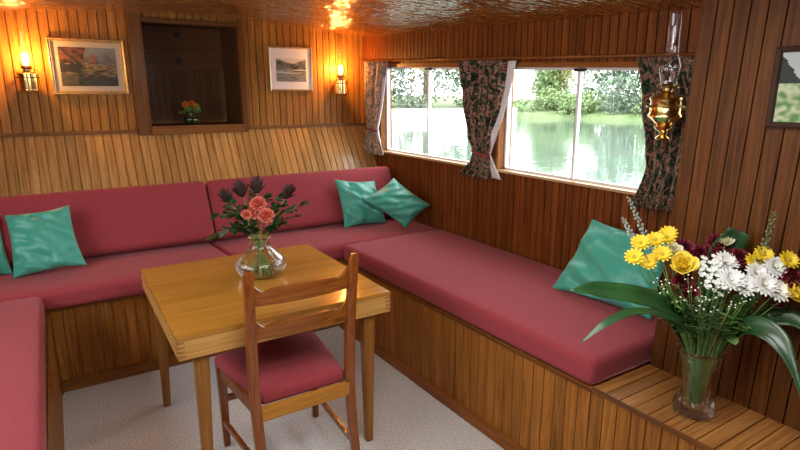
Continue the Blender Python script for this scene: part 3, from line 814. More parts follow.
for i, fc in enumerate(fs):
    u = (i // nv + .5) / nu; v = (i % nv + .5) / nv; n1 = nz3(u * 1.5, v, 14)
    if v > .60 + max(0, .38 - u * 2.6 + .05 * n1) and v > .62 + .02 * n1: c = (.44, .48, .46)
    elif v > .56: c = (.012, .02, .014)
    else: c = mixc((.10, .25, .05), (.50, .55, .36), .5 + 1.4 * n1)
    for l in fc.loops: l[col] = (*c, 1)
ex = bmesh.ops.extrude_face_region(bm, geom=bm.faces[:]); bmesh.ops.translate(bm, verts=[g for g in ex['geom'] if isinstance(g, bmesh.types.BMVert)], vec=(.003, 0, 0))
obj('image', bm, M['print'], e)  # mirror face with its reflection painted in

# ================================================================ OIL LAMPS
def oil_lamp(x, y, z, label, lit, wall, s=1.0, kind='wall'):
    """z = bottom of the font"""
    e = empty('oil_lamp', (x, y, z), label, 'oil lamp', 'brass oil lamps')
    P = lambda pr: [(r * s, h * s) for r, h in pr]
    if kind == 'wall':
        font = [(0, 0), (.036, 0), (.047, .006), (.053, .014), (.053, .018), (.052, .022), (.052, .096), (.056, .099), (.056, .106), (.046, .110), (.028, .116), (.018, .120), (0, .120)]
        cz = .12
    else:
        font = [(0, 0), (.022, 0), (.030, .006), (.026, .014), (.014, .022), (.016, .032), (.034, .046), (.040, .056), (.028, .062), (.046, .078), (.058, .090), (.067, .096), (.067, .104), (.062, .110), (.062, .160), (.067, .166), (.064, .172), (.040, .182), (.026, .190), (.020, .20), (0, .20)]
        cz = .20
    bm = BM(); lathe(bm, P(font), (x, y, z), 36); obj('oil_font', bm, M['brass'], e, smooth=True, sharp=.7)
    bm = BM(); lathe(bm, P([(0, cz - .002), (.020, cz - .002), (.020, cz + .010), (.028, cz + .014), (.030, cz + .020), (.024, cz + .030), (.012, cz + .034), (0, cz + .034)]), (x, y, z), 28); obj('burner', bm, M['darkbrass'], e, smooth=True, sharp=.7)
    bm = BM(); tube(bm, [(x, y, z + (cz + .012) * s), (x + .05 * s, y - .01, z + (cz + .012) * s)], .0022, 6)
    tube(bm, [(x + .048 * s, y - .01, z + (cz + .012) * s), (x + .053 * s, y - .0105, z + (cz + .012) * s)], .008, 12); obj('wick_knob', bm, M['brass'], e, smooth=True)
    c0 = cz + .022
    if kind == 'wall': cp = [(.024, c0), (.027, c0 + .02), (.033, c0 + .045), (.031, c0 + .065), (.021, c0 + .10), (.018, c0 + .14), (.018, c0 + .19), (.0195, c0 + .195)]
    else: cp = [(.034, c0), (.033, c0 + .02), (.041, c0 + .05), (.044, c0 + .07), (.040, c0 + .09), (.029, c0 + .115), (.0265, c0 + .14), (.026, c0 + .20), (.026, c0 + .275), (.028, c0 + .28)]
    bm = BM(); pr = P(cp); lathe(bm, pr + [(r - .0013, h) for r, h in reversed(pr)], (x, y, z), 28)
    obj('glass_chimney', bm, M['lampglass'], e, smooth=True)
    if lit:
        bm = BM(); lathe(bm, P([(0, c0 + .014), (.008, c0 + .018), (.0145, c0 + .030), (.0135, c0 + .042), (.006, c0 + .056), (0, c0 + .066)]), (x, y, z), 16); obj('flame', bm, M['flame'], e, smooth=True)
        l = bpy.data.lights.new('flame_light', 'POINT'); l.energy = LAMP; l.color = (1.0, .43, .10); l.shadow_soft_size = .02
        o = bpy.data.objects.new('flame_light', l); COL.objects.link(o); o.location = (0, 0, (c0 + .055) * s); o.parent = e
    # gimbal ring, arm and wall plate
    bm = BM()
    if wall == 'back':
        wy = 4.413
        ring = [(x + .055 * s * math.cos(a), y + .055 * s * math.sin(a), z + .085 * s) for a in [2 * PI * k / 28 for k in range(29)]]
        tube(bm, ring, .0035, 6, cap=False)
        sx = -1
        tube(bm, spline([(x + .0, y + .055 * s, z + .085 * s), (x + sx * .012, y + .075, z + .055), (x + sx * .02, wy - .012, z + .05), (x + sx * .018, wy - .002, z + .075)]), .0055, 8)
        tube(bm, spline([(x + sx * .02, wy - .014, z + .055), (x + sx * .05, wy - .03, z + .09), (x + sx * .062, wy - .03, z + .125), (x + sx * .045, wy - .03, z + .135)]), .004, 8)
        obj('gimbal_arm', bm, M['darkbrass'], e, smooth=True)
        bm = BM(); tube(bm, [(x + sx * .018, wy - .006, z + .07), (x + sx * .018, wy + .004, z + .07)], .030, 24); obj('wall_plate', bm, M['brass'], e)
    else:
        ring = [(x +   .073 * math.cos(a), y + .073 * math.sin(a), z + .137) for a in [2 * PI * k / 28 for k in range(29)]]
        tube(bm, ring, .004, 6, cap=False)
        tube(bm, spline([(x + .0, y - .070, z + .135), (x + .02, y - .10, z + .11), (x + .02, y - .15, z + .10), (x + .02, YK + .012, z + .12)]), .006, 8)
        obj('gimbal_arm', bm, M['darkbrass'], e, smooth=True)
        bm = BM(); tube(bm, [(x + .02, YK - .012 + .004, z + .12), (x + .02, YK - .012 + .016, z + .12)], .032, 24); obj('wall_plate', bm, M['brass'], e)
    return e
LAMP = 22.0
oil_lamp(-.105, 4.325, 1.600, 'lit brass oil lamp at the far left, beside the gilt-framed painting', True, 'back', 1.12)
oil_lamp(2.108, 4.325, 1.580, 'lit brass oil lamp on the far wall between the white-mounted print and the window corner', True, 'back', 1.12)
oil_lamp(2.150, 1.372, 1.395, 'unlit brass oil lamp with a tall glass chimney in front of the near curtain', False, 'side', 1.0, 'hang')

# ================================================================ FLOWERS
def paint_all(bm, cfun):
    col = bm.loops.layers.float_color.get('paint') or bm.loops.layers.float_color.new('paint')
    for f in bm.faces:
        for l in f.loops:
            c = cfun(l.vert.co); l[col] = (c[0], c[1], c[2], 1)
def petal(bm, az, tilt, L, wid, r0=0.0, z0=0.0, cup=.2, ruff=0.0, n=4, m=4, tip=.6, ph=0):
    """one petal: grows outward at azimuth az, tilt above horizontal"""
    ca, sa = math.cos(az), math.sin(az); ct, st = math.cos(tilt), math.sin(tilt)
    def f(u, v):
        t = v; ww = wid * (math.sin(PI * min(1, (t * .85 + .12))) ** tip) * (u - .5) * 2
        out = r0 + L * t * ct - cup * L * t * t * st * .6
        up = z0 + L * t * st + cup * L * (t * t * .5) + cup * abs(u - .5) ** 2 * wid * 2
        up += ruff * L * t * math.sin(u * (14 if n < 9 else 24) + ph)
        return (ca * out - sa * ww, sa * out + ca * ww, up)
    grid(bm, n, m, f)
def mesh_carnation(c1, c2, R):
    bm = BM(); rnd = random.Random(3)
    for ring, (num, tl, LL) in enumerate(((9, .10, 1.0), (9, .42, .96), (9, .72, .92), (8, .98, .86), (7, 1.22, .80), (5, 1.45, .72))):
        for k in range(num):
            petal(bm, 2 * PI * (k + ring * .5) / num + rnd.uniform(-.2, .2), tl + rnd.uniform(-.1, .1), R * LL, R * .34, 0, -.3 * R, .12, .15, 9, 5, .38, rnd.uniform(0, 6))
    paint_all(bm, lambda p: mixc(c1, c2, (p.length / R - .45) * 1.7 + .7 * noise.noise(p * 110)))
    return finish('carnation_bloom', bm, M['petal'], True)
def mesh_daisy(c1, cc, R, num=16, layers=2, cr=.22, up=.15):
    bm = BM(); rnd = random.Random(5)
    for ly in range(layers):
        for k in range(num):
            petal(bm, 2 * PI * (k + ly * .5) / num + rnd.uniform(-.06, .06), up + ly * .28 + rnd.uniform(-.08, .08), R * (1 - .16 * ly), R * 2.6 / num, R * .08, 0, .1, 0, 2, 4, .5)
    nb = len(bm.verts)
    bmesh.ops.create_icosphere(bm, subdivisions=2, radius=R * cr, matrix=Matrix.Translation((0, 0, R * .08 * layers)) @ Matrix.Diagonal((1, 1, .55, 1)))
    paint_all(bm, lambda p: cc if (p.xy.length < R * cr * 1.02 and p.z > -.02 * R and p.length < R * cr * 1.6) else mixc(c1, tuple(x * .85 for x in c1), .5 - p.length / R * .5))
    return finish('daisy_bloom', bm, M['petal'], True)
def mesh_rose(c1, c2, R):
    bm = BM(); rnd = random.Random(8)
    for k in range(22):
        t = k / 21
        petal(bm, k * 2.4, lerp(1.45, .55, t), R * lerp(.62, 1.0, t), R * lerp(.28, .62, t), R * .02 + R * .30 * t, -R * .35, .45 - .2 * t, .015, 5, 6, .45, k)
    paint_all(bm, lambda p: mixc(c1, c2, p.xy.length / R))
    return finish('rose_bloom', bm, M['petal'], True)
def mesh_leuca(R):
    bm = BM(); rnd = random.Random(2)
    for ly, (num, tl, L) in enumerate(((8, .80, .85), (8, 1.10, 1.0), (6, 1.35, 1.05))):
        for k in range(num):
            petal(bm, 2 * PI * (k + ly * .4) / num + rnd.uniform(-.15, .15), tl, R * L, R * .14, 0, -.1 * R, .1, 0, 2, 5, .9)
    paint_all(bm, lambda p: mixc((.012, .012, .007), (.055, .007, .012), p.length / R))
    return finish('bract_head', bm, M['petal'], True)
def mesh_filler(R, c, num=16):
    bm = BM(); rnd = random.Random(num)
    for k in range(num):
        a = rnd.uniform(0, 2 * PI); r = R * math.sqrt(rnd.random()); z = R * .5 * (1 - (r / R) ** 2) + rnd.uniform(-.1, .1) * R
        mt = Matrix.Translation((r * math.cos(a), r * math.sin(a), z))
        b0 = len(bm.verts)
        n0 = set(bm.verts)
        for q in range(5): petal(bm, 2 * PI * q / 5 + a, .35, R * .22, R * .11, 0, 0, .1, 0, 2, 2, .5)
        bmesh.ops.transform(bm, matrix=mt, verts=[v for v in bm.verts if v not in n0])
    paint_all(bm, lambda p: c)
    return finish('filler_bloom', bm, M['petal'], True)
BL = {
 'coral': mesh_carnation((.80, .10, .05), (.98, .42, .30), .043),
 'red': mesh_carnation((.11, .004, .012), (.27, .010, .030), .038),
 'rose': mesh_rose((.95, .72, .03), (.97, .82, .14), .042),
 'cream': mesh_rose((.80, .74, .42), (.86, .82, .62), .030),
 'ydaisy': mesh_daisy((.88, .66, .03), (.52, .40, .04), .035, 13, 2),
 'wdaisy': mesh_daisy((.93, .94, .92), (.62, .66, .25), .038, 17, 3, .16),
 'leuca': mesh_leuca(.078),
 'whitefill': mesh_filler(.036, (.82, .84, .80), 26),
 'tiny': mesh_filler(.013, (.80, .82, .74), 3),
}
def leafshape(bm, base, d, nrm, L, wd, curl=.1, m=5):
    d = V(d).normalized(); nrm = V(nrm); nrm = (nrm - d * nrm.dot(d))
    nrm = nrm.normalized() if nrm.length > 1e-4 else d.orthogonal().normalized()
    s = d.cross(nrm)
    def f(u, v):
        t = v; ww = wd * math.sin(PI * min(1, t * .93 + .05)) ** .8 * (u - .5) * 2
        return V(base) + d * L * t + s * ww + nrm * (-curl * L * t * t + abs(u - .5) * wd * .35)
    grid(bm, 2, m, f)
def flower(name, bloom, base, head, label, cat, group, stem_r=.0016, bend=.25, face=None, leaves=0, seed=0, scale=1.0):
    base, head = V(base), V(head)
    e = empty(name, base, label, cat, group)
    d = head - base
    mid = base + V((d.x * bend, d.y * bend, d.z * .62))
    pts = bez(base, mid, head, 10)
    bm = BM(); tube(bm, pts, stem_r, 6); obj('stem', bm, M['stem'], e, smooth=True)
    dirn = (pts[-1] - pts[-2]).normalized()
    if face is not None: dirn = (dirn + V(face)).normalized()
    h = bpy.data.objects.new('blossom', BL[bloom]); COL.objects.link(h); h.parent = e
    h.location = head - base; h.rotation_euler = dirn.to_track_quat('Z', 'Y').to_euler(); h.scale = (scale,) * 3
    rnd = random.Random(seed)
    if leaves:
        bm = BM()
        for k in range(leaves):
            i = 4 + int(rnd.random() * 5); p = pts[min(i, 9)]
            a = rnd.uniform(0, 2 * PI)
            leafshape(bm, p, (math.cos(a), math.sin(a), .6), (0, 0, 1), rnd.uniform(.025, .045), .007)
        obj('leaf', bm, M['leaf2'], e, smooth=True)
    return e
def sprig(name, pts, label, cat, group, mat='leaf', L=.03, wd=.008, pairs=9, seed=0, start=.3, r=.0016):
    rnd = random.Random(seed); base = V(pts[0]); e = empty(name, base, label, cat, group)
    P = spline(pts, 8); bm = BM(); tube(bm, P, [lerp(r, r * .5, i / (len(P) - 1)) for i in range(len(P))], 6); obj('stem', bm, M['stem'], e, smooth=True)
    bm = BM()
    for k in range(pairs):
        t = lerp(start, .99, k / (pairs - 1)); i = min(int(t * (len(P) - 1)), len(P) - 2); p = P[i]; d = (P[i + 1] - P[i]).normalized()
        side = d.cross(V((0, 0, 1)));
        side = side.normalized() if side.length > .05 else V((1, 0, 0))
        side = (Matrix.Rotation(rnd.uniform(-.9, .9), 3, d) @ side)
        for s in (-1, 1):
            leafshape(bm, p, d * .7 + side * s + V((0, 0, rnd.uniform(-.2, .3))), V((0, 0, 1)) - d * .2, L * rnd.uniform(.75, 1.15) * (1.15 - .5 * t), wd)
    obj('leaf', bm, M[mat], e, smooth=True)
    return e

# ---- table bouquet
TVX, TVY = .757, 2.475
vs = empty('glass_vase', (TVX, TVY, TZ), 'clear pear-shaped glass vase on the table holding coral flowers', 'vase')
bm = BM()
outer = [(0, 0), (.060, 0), (.085, .004), (.108, .020), (.120, .042), (.119, .062), (.102, .088), (.076, .112), (.056, .134), (.047, .155), (.047, .172), (.053, .190)]
inner = [(r - .0045 if r > .01 else 0, z + (.008 if z < .01 else 0)) for r, z in outer]
lathe(bm, outer + list(reversed(inner)), (TVX, TVY, TZ + .001), 48); obj('glass_body', bm, M['glass'], vs, smooth=True)
bm = BM()
wi = [(0, .0095), (.054, .0095), (.080, .0125), (.1020, .024), (.1140, .043), (.1132, .061), (.0962, .086), (.080, .1035), (0, .1035)]
lathe(bm, wi, (TVX, TVY, TZ + .001), 48); obj('water', bm, M['water'], vs, smooth=True)
mouth = V((TVX, TVY, TZ + .185))
def from_vase(head, foot, mouth, mr=.03):
    h = V(head); d = (h - mouth); d.z = 0
    mm = mouth + (d.normalized() * min(mr, d.length) if d.length > 1e-4 else V())
    return mm
def tflower(name, bloom, head, label, cat, group, **kw):
    m_ = from_vase(head, None, mouth, .03); foot = V((TVX - (m_.x - TVX) * 1.4, TVY - (m_.y - TVY) * 1.4, TZ + .018))
    base = foot; e = empty(name, base, label, cat, group)
    P = spline([foot, m_, V(head)], 8); bm = BM(); tube(bm, P, kw.get('r', .0022), 6); obj('stem', bm, M['stem'], e, smooth=True)
    d = (P[-1] - P[-3]).normalized(); fc = kw.get('face'); d = (d + V(fc)).normalized() if fc else d
    h = bpy.data.objects.new('blossom', BL[bloom]); COL.objects.link(h); h.parent = e; h.location = V(head) - base
    h.rotation_euler = d.to_track_quat('Z', 'Y').to_euler(); h.scale = (kw.get('scale', 1),) * 3
    return e
TOC = V((-.3, -.9, .15))
G = 'coral carnations in the table vase'
tflower('carnation', 'coral', (.732, 2.520, 1.040), 'coral carnation in the table vase, leftmost of the coral blooms', 'flower', G, face=TOC)
tflower('carnation', 'coral', (.776, 2.515, 1.082), 'coral carnation in the table vase, topmost and palest of the coral blooms', 'flower', G, face=TOC)
tflower('carnation', 'coral', (.795, 2.465, 1.032), 'coral carnation in the table vase, lower right of the coral blooms', 'flower', G, face=TOC)
tflower('carnation', 'coral', (.705, 2.475, 1.045), 'small coral carnation bud at the left rim of the table bouquet', 'flower', G, face=TOC, scale=.6)
G = 'dark bract heads in the table vase'
for hd, lb_, sc in (((.668, 2.616, 1.085), 'dark burgundy pointed flower head, leftmost in the table vase', 1.0), ((.735, 2.627, 1.105), 'dark burgundy pointed flower head above the topmost coral carnation, left of centre', 1.1),
                ((.812, 2.640, 1.115), 'tall dark burgundy pointed flower head above the coral blooms, right of centre', 1.1), ((.893, 2.467, 1.105), 'dark burgundy pointed flower head, rightmost in the table vase', 1.0)):
    tflower('burgundy_bract_flower', 'leuca', hd, lb_, 'flower', G, scale=sc)
G = 'green sprigs in the table vase'
foot = (TVX, TVY, TZ + .02)
for k, (p1, p2, lb_) in enumerate(((( .66, 2.50, .99), (.535, 2.565, .925), 'leafy green sprig drooping lowest to the left out of the table vase'),
        ((.66, 2.53, 1.03), (.575, 2.59, 1.03), 'leafy green sprig reaching left above the drooping one in the table vase'),
        ((.69, 2.57, 1.05), (.640, 2.65, 1.135), 'leafy green sprig rising at the upper left of the table bouquet'),
        ((.85, 2.45, 1.02), (.985, 2.40, 1.085), 'thin green sprig reaching farthest right out of the table vase'),
        ((.84, 2.42, 1.00), (.935, 2.37, 1.035), 'leafy green sprig at the lower right of the table bouquet'),
        ((.85, 2.50, 1.06), (.945, 2.53, 1.135), 'leafy green sprig at the upper right of the table bouquet'),
        ((.72, 2.42, .97), (.690, 2.40, 1.000), 'short green sprig over the rim of the table vase, front left'),
        ((.79, 2.42, .97), (.815, 2.38, 1.00), 'short green sprig over the rim of the table vase, front right'),
        ((.79, 2.52, 1.04), (.845, 2.53, 1.12), 'upright green sprig behind the right-hand coral carnation'),
        ((.74, 2.50, 1.00), (.700, 2.52, 1.08), 'green sprig behind the leftmost coral carnation'),
        ((.70, 2.52, 1.00), (.625, 2.56, 1.08), 'green sprig below the leftmost burgundy head in the table vase'),
        ((.70, 2.45, .97), (.635, 2.46, .985), 'green sprig low on the left side above the vase rim'),
        ((.82, 2.44, .98), (.875, 2.40, .995), 'green sprig low on the right side above the vase rim'),
        ((.83, 2.48, 1.04), (.895, 2.46, 1.075), 'green sprig below the rightmost burgundy head in the table vase'),
        ((.76, 2.56, 1.05), (.775, 2.60, 1.13), 'green sprig standing between the two middle burgundy heads'))):
    m_ = from_vase(p1, None, mouth, .03)
    sprig('green_sprig', [(TVX - (m_.x - TVX), TVY - (m_.y - TVY), TZ + .02 + k * .001), m_, p1, p2], lb_, 'greenery', G, L=.040, wd=.012, pairs=13, seed=k, start=.55)

# ---- large bouquet on the slatted end of the bench
VX, VY, VZ = 1.742, .893, .5125
vs = empty('cut_glass_vase', (VX, VY, VZ), 'tall flared cut-glass vase with a chunky base on the slatted shelf at the right', 'vase')
md = lambda t, z: 1 + (.05 * math.cos(t * 2 * PI * 10)) * (1.3 if z < .08 else .5)
bm = BM()
outer = [(0, 0), (.040, 0), (.056, .006), (.064, .022), (.062, .042), (.052, .060), (.044, .076), (.044, .10), (.049, .14), (.058, .185), (.069, .225), (.076, .246)]
inner = [((r - .006) if r > .01 else 0, z + (.024 if z < .02 else 0)) for r, z in outer]
inner = [(0, .03), (.034, .032), (.038, .06), (.036, .08), (.038, .10), (.043, .14), (.052, .185), (.063, .225), (.0715, .245)]
lathe(bm, outer + list(reversed(inner)), (VX, VY, VZ + .001), 60, md); obj('glass_body', bm, M['cutglass'], vs, smooth=True)
bm = BM(); lathe(bm, [(0, .0315), (.031, .0335), (.0345, .06), (.0325, .08), (.0345, .10), (.0395, .14), (.046, .175), (0, .175)], (VX, VY, VZ + .001), 40); obj('water', bm, M['water'], vs, smooth=True)
mo = V((VX, VY, VZ + .235))
cnt = [0]
def bflower(name, bloom, head, label, cat, group, face=V((-.75, -.75, .5)), scale=1.0, r=.0018, leaves=2):
    cnt[0] += 1; rnd = random.Random(cnt[0])
    h = V(head); h.x = min(h.x, 1.888)
    d = h - mo; dd = V((d.x, d.y, 0)); m_ = mo + dd.normalized() * min(.052, dd.length * .35)
    ft = V((VX - (m_.x - VX) * .35, VY - (m_.y - VY) * .35, VZ + .040 + rnd.uniform(0, .01)))
    e = empty(name, ft, label, cat, group)
    midp = mo.lerp(h, .5) + V((0, 0, .02)) + (m_ - mo) * .6
    P = spline([ft, m_, midp, h], 6); bm = BM(); tube(bm, P, r, 6); obj('stem', bm, M['stem'], e, smooth=True)
    dr = ((P[-1] - P[-3]).normalized() * .6 + face).normalized()
    o = bpy.data.objects.new('blossom', BL[bloom]); COL.objects.link(o); o.parent = e; o.location = h - ft
    o.rotation_euler = dr.to_track_quat('Z', 'Y').to_euler(); o.scale = (scale,) * 3
    if leaves:
        for k in range(leaves):
            bm = BM(); p = P[int(lerp(9, len(P) - 3, rnd.random()))]; a = rnd.uniform(PI * .5, PI * 1.6)
            leafshape(bm, p, (math.cos(a), math.sin(a), .5), (0, 0, 1), rnd.uniform(.03, .05), .008)
            obj('leaf', bm, M['leaf2'], e, smooth=True)
    return e
big = 'large bouquet on the shelf'
bflower('rose', 'rose', (1.664, .946, 1.048), 'large yellow rose at the left front of the big bouquet', 'flower', 'yellow roses in the big bouquet')
bflower('rose', 'rose', (1.86, .699, .996), 'yellow rose cut by the right edge of the photo in the big bouquet', 'flower', 'yellow roses in the big bouquet')
bflower('rose', 'cream', (1.714, 1.017, 1.070), 'small cream bloom just above the large yellow rose', 'flower', 'cream blooms in the big bouquet')
bflower('rose', 'cream', (1.855, .92, 1.105), 'small cream bloom at the top rear of the big bouquet beside the broad dark leaf', 'flower', 'cream blooms in the big bouquet', scale=.8)
G = 'yellow daisies in the big bouquet'
for p, lb_ in (((1.608, 1.067, 1.099), 'yellow daisy, uppermost of the two at the far left of the big bouquet'), ((1.568, 1.057, 1.059), 'yellow daisy lowest at the far left of the big bouquet'),
        ((1.670, 1.054, 1.103), 'yellow daisy near the top left, left one of the tallest cluster'), ((1.763, 1.066, 1.110), 'yellow daisy near the top, right one of the tallest left cluster'),
        ((1.647, 1.010, 1.068), 'yellow daisy directly left of the large yellow rose'), ((1.623, 1.041, 1.037), 'small yellow daisy left of and below the rose, beside dark stems'),
        ((1.720, 1.045, 1.108), 'yellow daisy in the middle of the tallest left cluster'),
        ((1.86, .802, 1.085), 'yellow daisy behind the white daisies, at the upper right of the big bouquet'), ((1.87, .735, 1.082), 'yellow daisy farthest right, against the boarded casing'),
        ((1.86, .825, 1.055), 'yellow daisy tucked between the white daisies at the right')):
    bflower('yellow_daisy', 'ydaisy', p, lb_, 'flower', G, scale=.84)
G = 'white chrysanthemums in the big bouquet'
for p, lb_ in (((1.823, .893, 1.042), 'white chrysanthemum, top one of the white blooms'), ((1.728, .824, 1.018), 'white chrysanthemum in the centre front of the big bouquet'),
        ((1.764, .800, 1.000), 'white chrysanthemum, lower one beside the centre front bloom'), ((1.841, .803, 1.025), 'white chrysanthemum right of the centre, under the yellow daisies'),
        ((1.795, .757, 1.008), 'white chrysanthemum at the right front of the big bouquet'), ((1.86, .763, 1.052), 'white chrysanthemum at the upper right, beside the rightmost yellow daisy'),
        ((1.825, .732, .992), 'white chrysanthemum lowest at the right, next to the cut-off yellow rose')):
    bflower('white_chrysanthemum', 'wdaisy', p, lb_, 'flower', G)
G = 'clustered white filler flowers in the big bouquet'
for p, lb_ in (((1.715, .885, 1.030), 'cluster of tiny white flowers between the yellow rose and the white chrysanthemums'), ((1.700, .855, 1.002), 'lower cluster of tiny white flowers right of the large yellow rose'),
        ((1.745, .900, 1.045), 'upper cluster of tiny white flowers beneath the dark red carnations')):
    bflower('white_filler_flower', 'whitefill', p, lb_, 'flower', G)
G = 'dark red carnations in the big bouquet'
for p, lb_ in (((1.800, 1.025, 1.065), 'dark red carnation, leftmost behind the cream bloom'), ((1.830, .985, 1.050), 'dark red carnation second from the left in the rear row'),
        ((1.86, .954, 1.065), 'dark red carnation in the middle of the rear row'), ((1.86, .909, 1.056), 'dark red carnation right of the middle of the rear row'),
        ((1.86, .872, 1.058), 'dark red carnation at the right end of the rear row'), ((1.86, .948, 1.092), 'dark red carnation topmost, in front of the broad dark leaf'),
        ((1.676, .945, .985), 'dark red carnation just below the large yellow rose'), ((1.686, .920, .945), 'dark red carnation lowest at the left, deep among the green stems'),
        ((1.862, .745, .958), 'dark red carnation under the white chrysanthemums at the right'), ((1.87, .715, 1.030), 'dark red carnation at the far right beside the yellow rose')):
    bflower('dark_red_carnation', 'red', p, lb_, 'flower', G, scale=.95)
G = 'tiny white buds low in the big bouquet'
for k, p in enumerate(((1.615, .897, 1.024), (1.628, .861, 1.005), (1.594, .839, .945), (1.648, .816, .984), (1.678, .79, .957), (1.585, .896, .957), (1.603, .83, .975), (1.562, .94, .975), (1.718, .769, .972),
        (1.66, .83, .93), (1.64, .86, .96), (1.70, .80, .94), (1.61, .88, .99), (1.67, .84, 1.0), (1.57, .97, 1.0), (1.74, .79, .955), (1.69, .82, .985), (1.55, .93, 1.01))):
    e_ = bflower('white_bud', 'tiny', p, 'tiny white bud on a thin stem low in the front of the big bouquet', 'flower', G, r=.0012, leaves=4)

# fine green filler stems
G = 'fine green stems in the big bouquet'
for k in range(24):
    rnd = random.Random(100 + k)
    t = rnd.uniform(0, 1)
    h = V((lerp(1.55, 1.80, t), lerp(.95, .76, t) + rnd.uniform(-.02, .05), rnd.uniform(.86, 1.0)))
    dd = V((h.x - mo.x, h.y - mo.y, 0)); m_ = mo + dd.normalized() * .05
    sprig('foliage_sprig', [(VX + rnd.uniform(-.012, .012), VY + rnd.uniform(-.012, .012), VZ + .05), m_, m_.lerp(h, .55) + V((0, 0, .03)), h],
          'fine leafy green stem filling the lower front of the big bouquet', 'greenery', G, 'leaf2', L=.034, wd=.0058, pairs=13, seed=k, start=.58, r=.0013)
G = 'rounded dark leaves in the big bouquet'
for k, (h, lb_) in enumerate((((1.86, .80, .87), 'rounded dark green leafy branch at the lower right of the big bouquet'), ((1.87, .72, .92), 'rounded dark green leafy branch at the far right under the red carnations'),
        ((1.75, .81, .83), 'rounded pale green leafy twig just above the rim of the cut-glass vase'), ((1.83, .90, .95), 'dark leafy branch in the middle of the big bouquet behind the white flowers'),
        ((1.72, .98, .98), 'dark leafy branch in the left rear of the big bouquet'))):
    h = V(h); dd = V((h.x - mo.x, h.y - mo.y, 0)); m_ = mo + dd.normalized() * .045
    sprig('leafy_branch', [(VX, VY, VZ + .05 + .002 * k), m_, m_.lerp(h, .5) + V((0, 0, .03)), h], lb_, 'greenery', G, 'leaf' if k != 2 else 'leaf2', L=.055, wd=.017, pairs=5, seed=k + 40, start=.55, r=.002)

def strap_leaf(pts, wds, label, nrm=V((0, 0, 1)), mat='strap', twist=0):
    P = spline(pts, 8); n = len(P) - 1
    e = empty('strap_leaf', P[0], label, 'leaf', 'long leaves in the big bouquet')
    bm = BM(); rows = []
    for i, p in enumerate(P):
        t = i / n; d = (P[min(i + 1, n)] - P[max(i - 1, 0)]).normalized()
        nn = (nrm - d * nrm.dot(d)).normalized(); nn = Matrix.Rotation(twist * t, 3, d) @ nn; s = d.cross(nn)
        k = t * (len(wds) - 1); j = min(int(k), len(wds) - 2); wd = lerp(wds[j], wds[j + 1], k - j)
        rows.append([bm.verts.new(p + s * wd * q + nn * (abs(q) ** 1.3 * wd * .32 + h)) for q, h in ((-1, 0), (-.5, 0), (0, 0), (.5, 0), (1, 0))])
    for a, b in zip(rows, rows[1:]):
        for k in range(4): bm.faces.new((a[k], a[k + 1], b[k + 1], b[k]))
    o = obj('blade', bm, M[mat], e, smooth=True); sm = o.modifiers.new('thickness', 'SOLIDIFY'); sm.thickness = .0012
    return e
def st(k): return (VX + .006 * k, VY - .005 * k, VZ + .06)
strap_leaf([st(-2), (1.715, .905, .75), (1.66, .912, .875), (1.507, .947, .957), (1.346, 1.011, 1.000), (1.248, 1.04, 1.012)], [.004, .006, .022, .036, .034, .026, .001], 'broad dark strap leaf arching left over the cushion, the upper one', V((-.35, -.55, .75)))
strap_leaf([st(-1), (1.705, .885, .75), (1.577, .883, .885), (1.400, .905, .957), (1.275, .922, .945), (1.184, .936, .899)], [.003, .005, .012, .014, .013, .011, .001], 'narrow strap leaf arching left below the broad one, its tip hanging over the cushion', V((-.3, -.4, .85)))
strap_leaf([st(1), (1.768, .850, .75), (1.775, .79, .862), (1.768, .71, .877), (1.746, .642, .826), (1.712, .565, .700)], [.004, .006, .016, .028, .033, .026, .010, .001], 'long strap leaf curving over and down at the right edge of the photo', V((-.85, -.2, .5)))
strap_leaf([st(2), (1.785, .915, .75), (1.840, .925, .90), (1.872, .93, 1.04), (1.872, .89, 1.145)], [.004, .005, .02, .050, .052, .034], 'broad dark leaf standing upright at the back against the boarded casing', V((-.8, -.6, .1)), 'leaf')
strap_leaf([st(0), (1.71, .93, .76), (1.63, .99, .90), (1.52, 1.06, .95)], [.004, .006, .02, .024, .001], 'short dark strap leaf at the left rear behind the yellow daisies', V((-.5, -.5, .7)), 'leaf')
strap_leaf([st(3), (1.78, .86, .76), (1.83, .79, .86), (1.87, .70, .90), (1.86, .62, .86)], [.004, .006, .025, .028, .001], 'dark strap leaf at the right rear against the casing, under the red carnations', V((-.7, -.2, .7)), 'leaf')

def spire(pts, label, n, c1, seed):
    rnd = random.Random(seed); P = spline(pts, 10)
    e = empty('flower_spire', P[0], label, 'flower', 'bell-flowered spires in the big bouquet')
    bm = BM(); tube(bm, P, [lerp(.002, .0008, i / (len(P) - 1)) for i in range(len(P))], 6); obj('stem', bm, M['stem'], e, smooth=True)
    bm = BM()
    for k in range(n):
        t = lerp(.62, .995, k / (n - 1)); x = t * (len(P) - 1); i = min(int(x), len(P) - 2); p = P[i].lerp(P[i + 1], x - i)
        a = k * 2.4; sz = lerp(.0065, .0028, (t - .62) / .38); off = V((math.cos(a), math.sin(a), .25)) * sz * 1.9
        bmesh.ops.create_icosphere(bm, subdivisions=2, radius=sz, matrix=Matrix.Translation(p + off) @ Matrix.Diagonal((1, 1, 1.35, 1)))
    paint_all(bm, lambda p: mixc(c1, tuple(q * .6 for q in c1), .5 + noise.noise(p * 60)))
    obj('blossom', bm, M['petal'], e, smooth=True)
    return e
spire([st(-1), (1.725, .93, .77), (1.775, 1.05, .93), (1.766, 1.154, 1.080), (1.749, 1.227, 1.215)], 'tall spire of small pale bells at the left, rising in front of the near curtain', 44, (.42, .47, .42), 1)
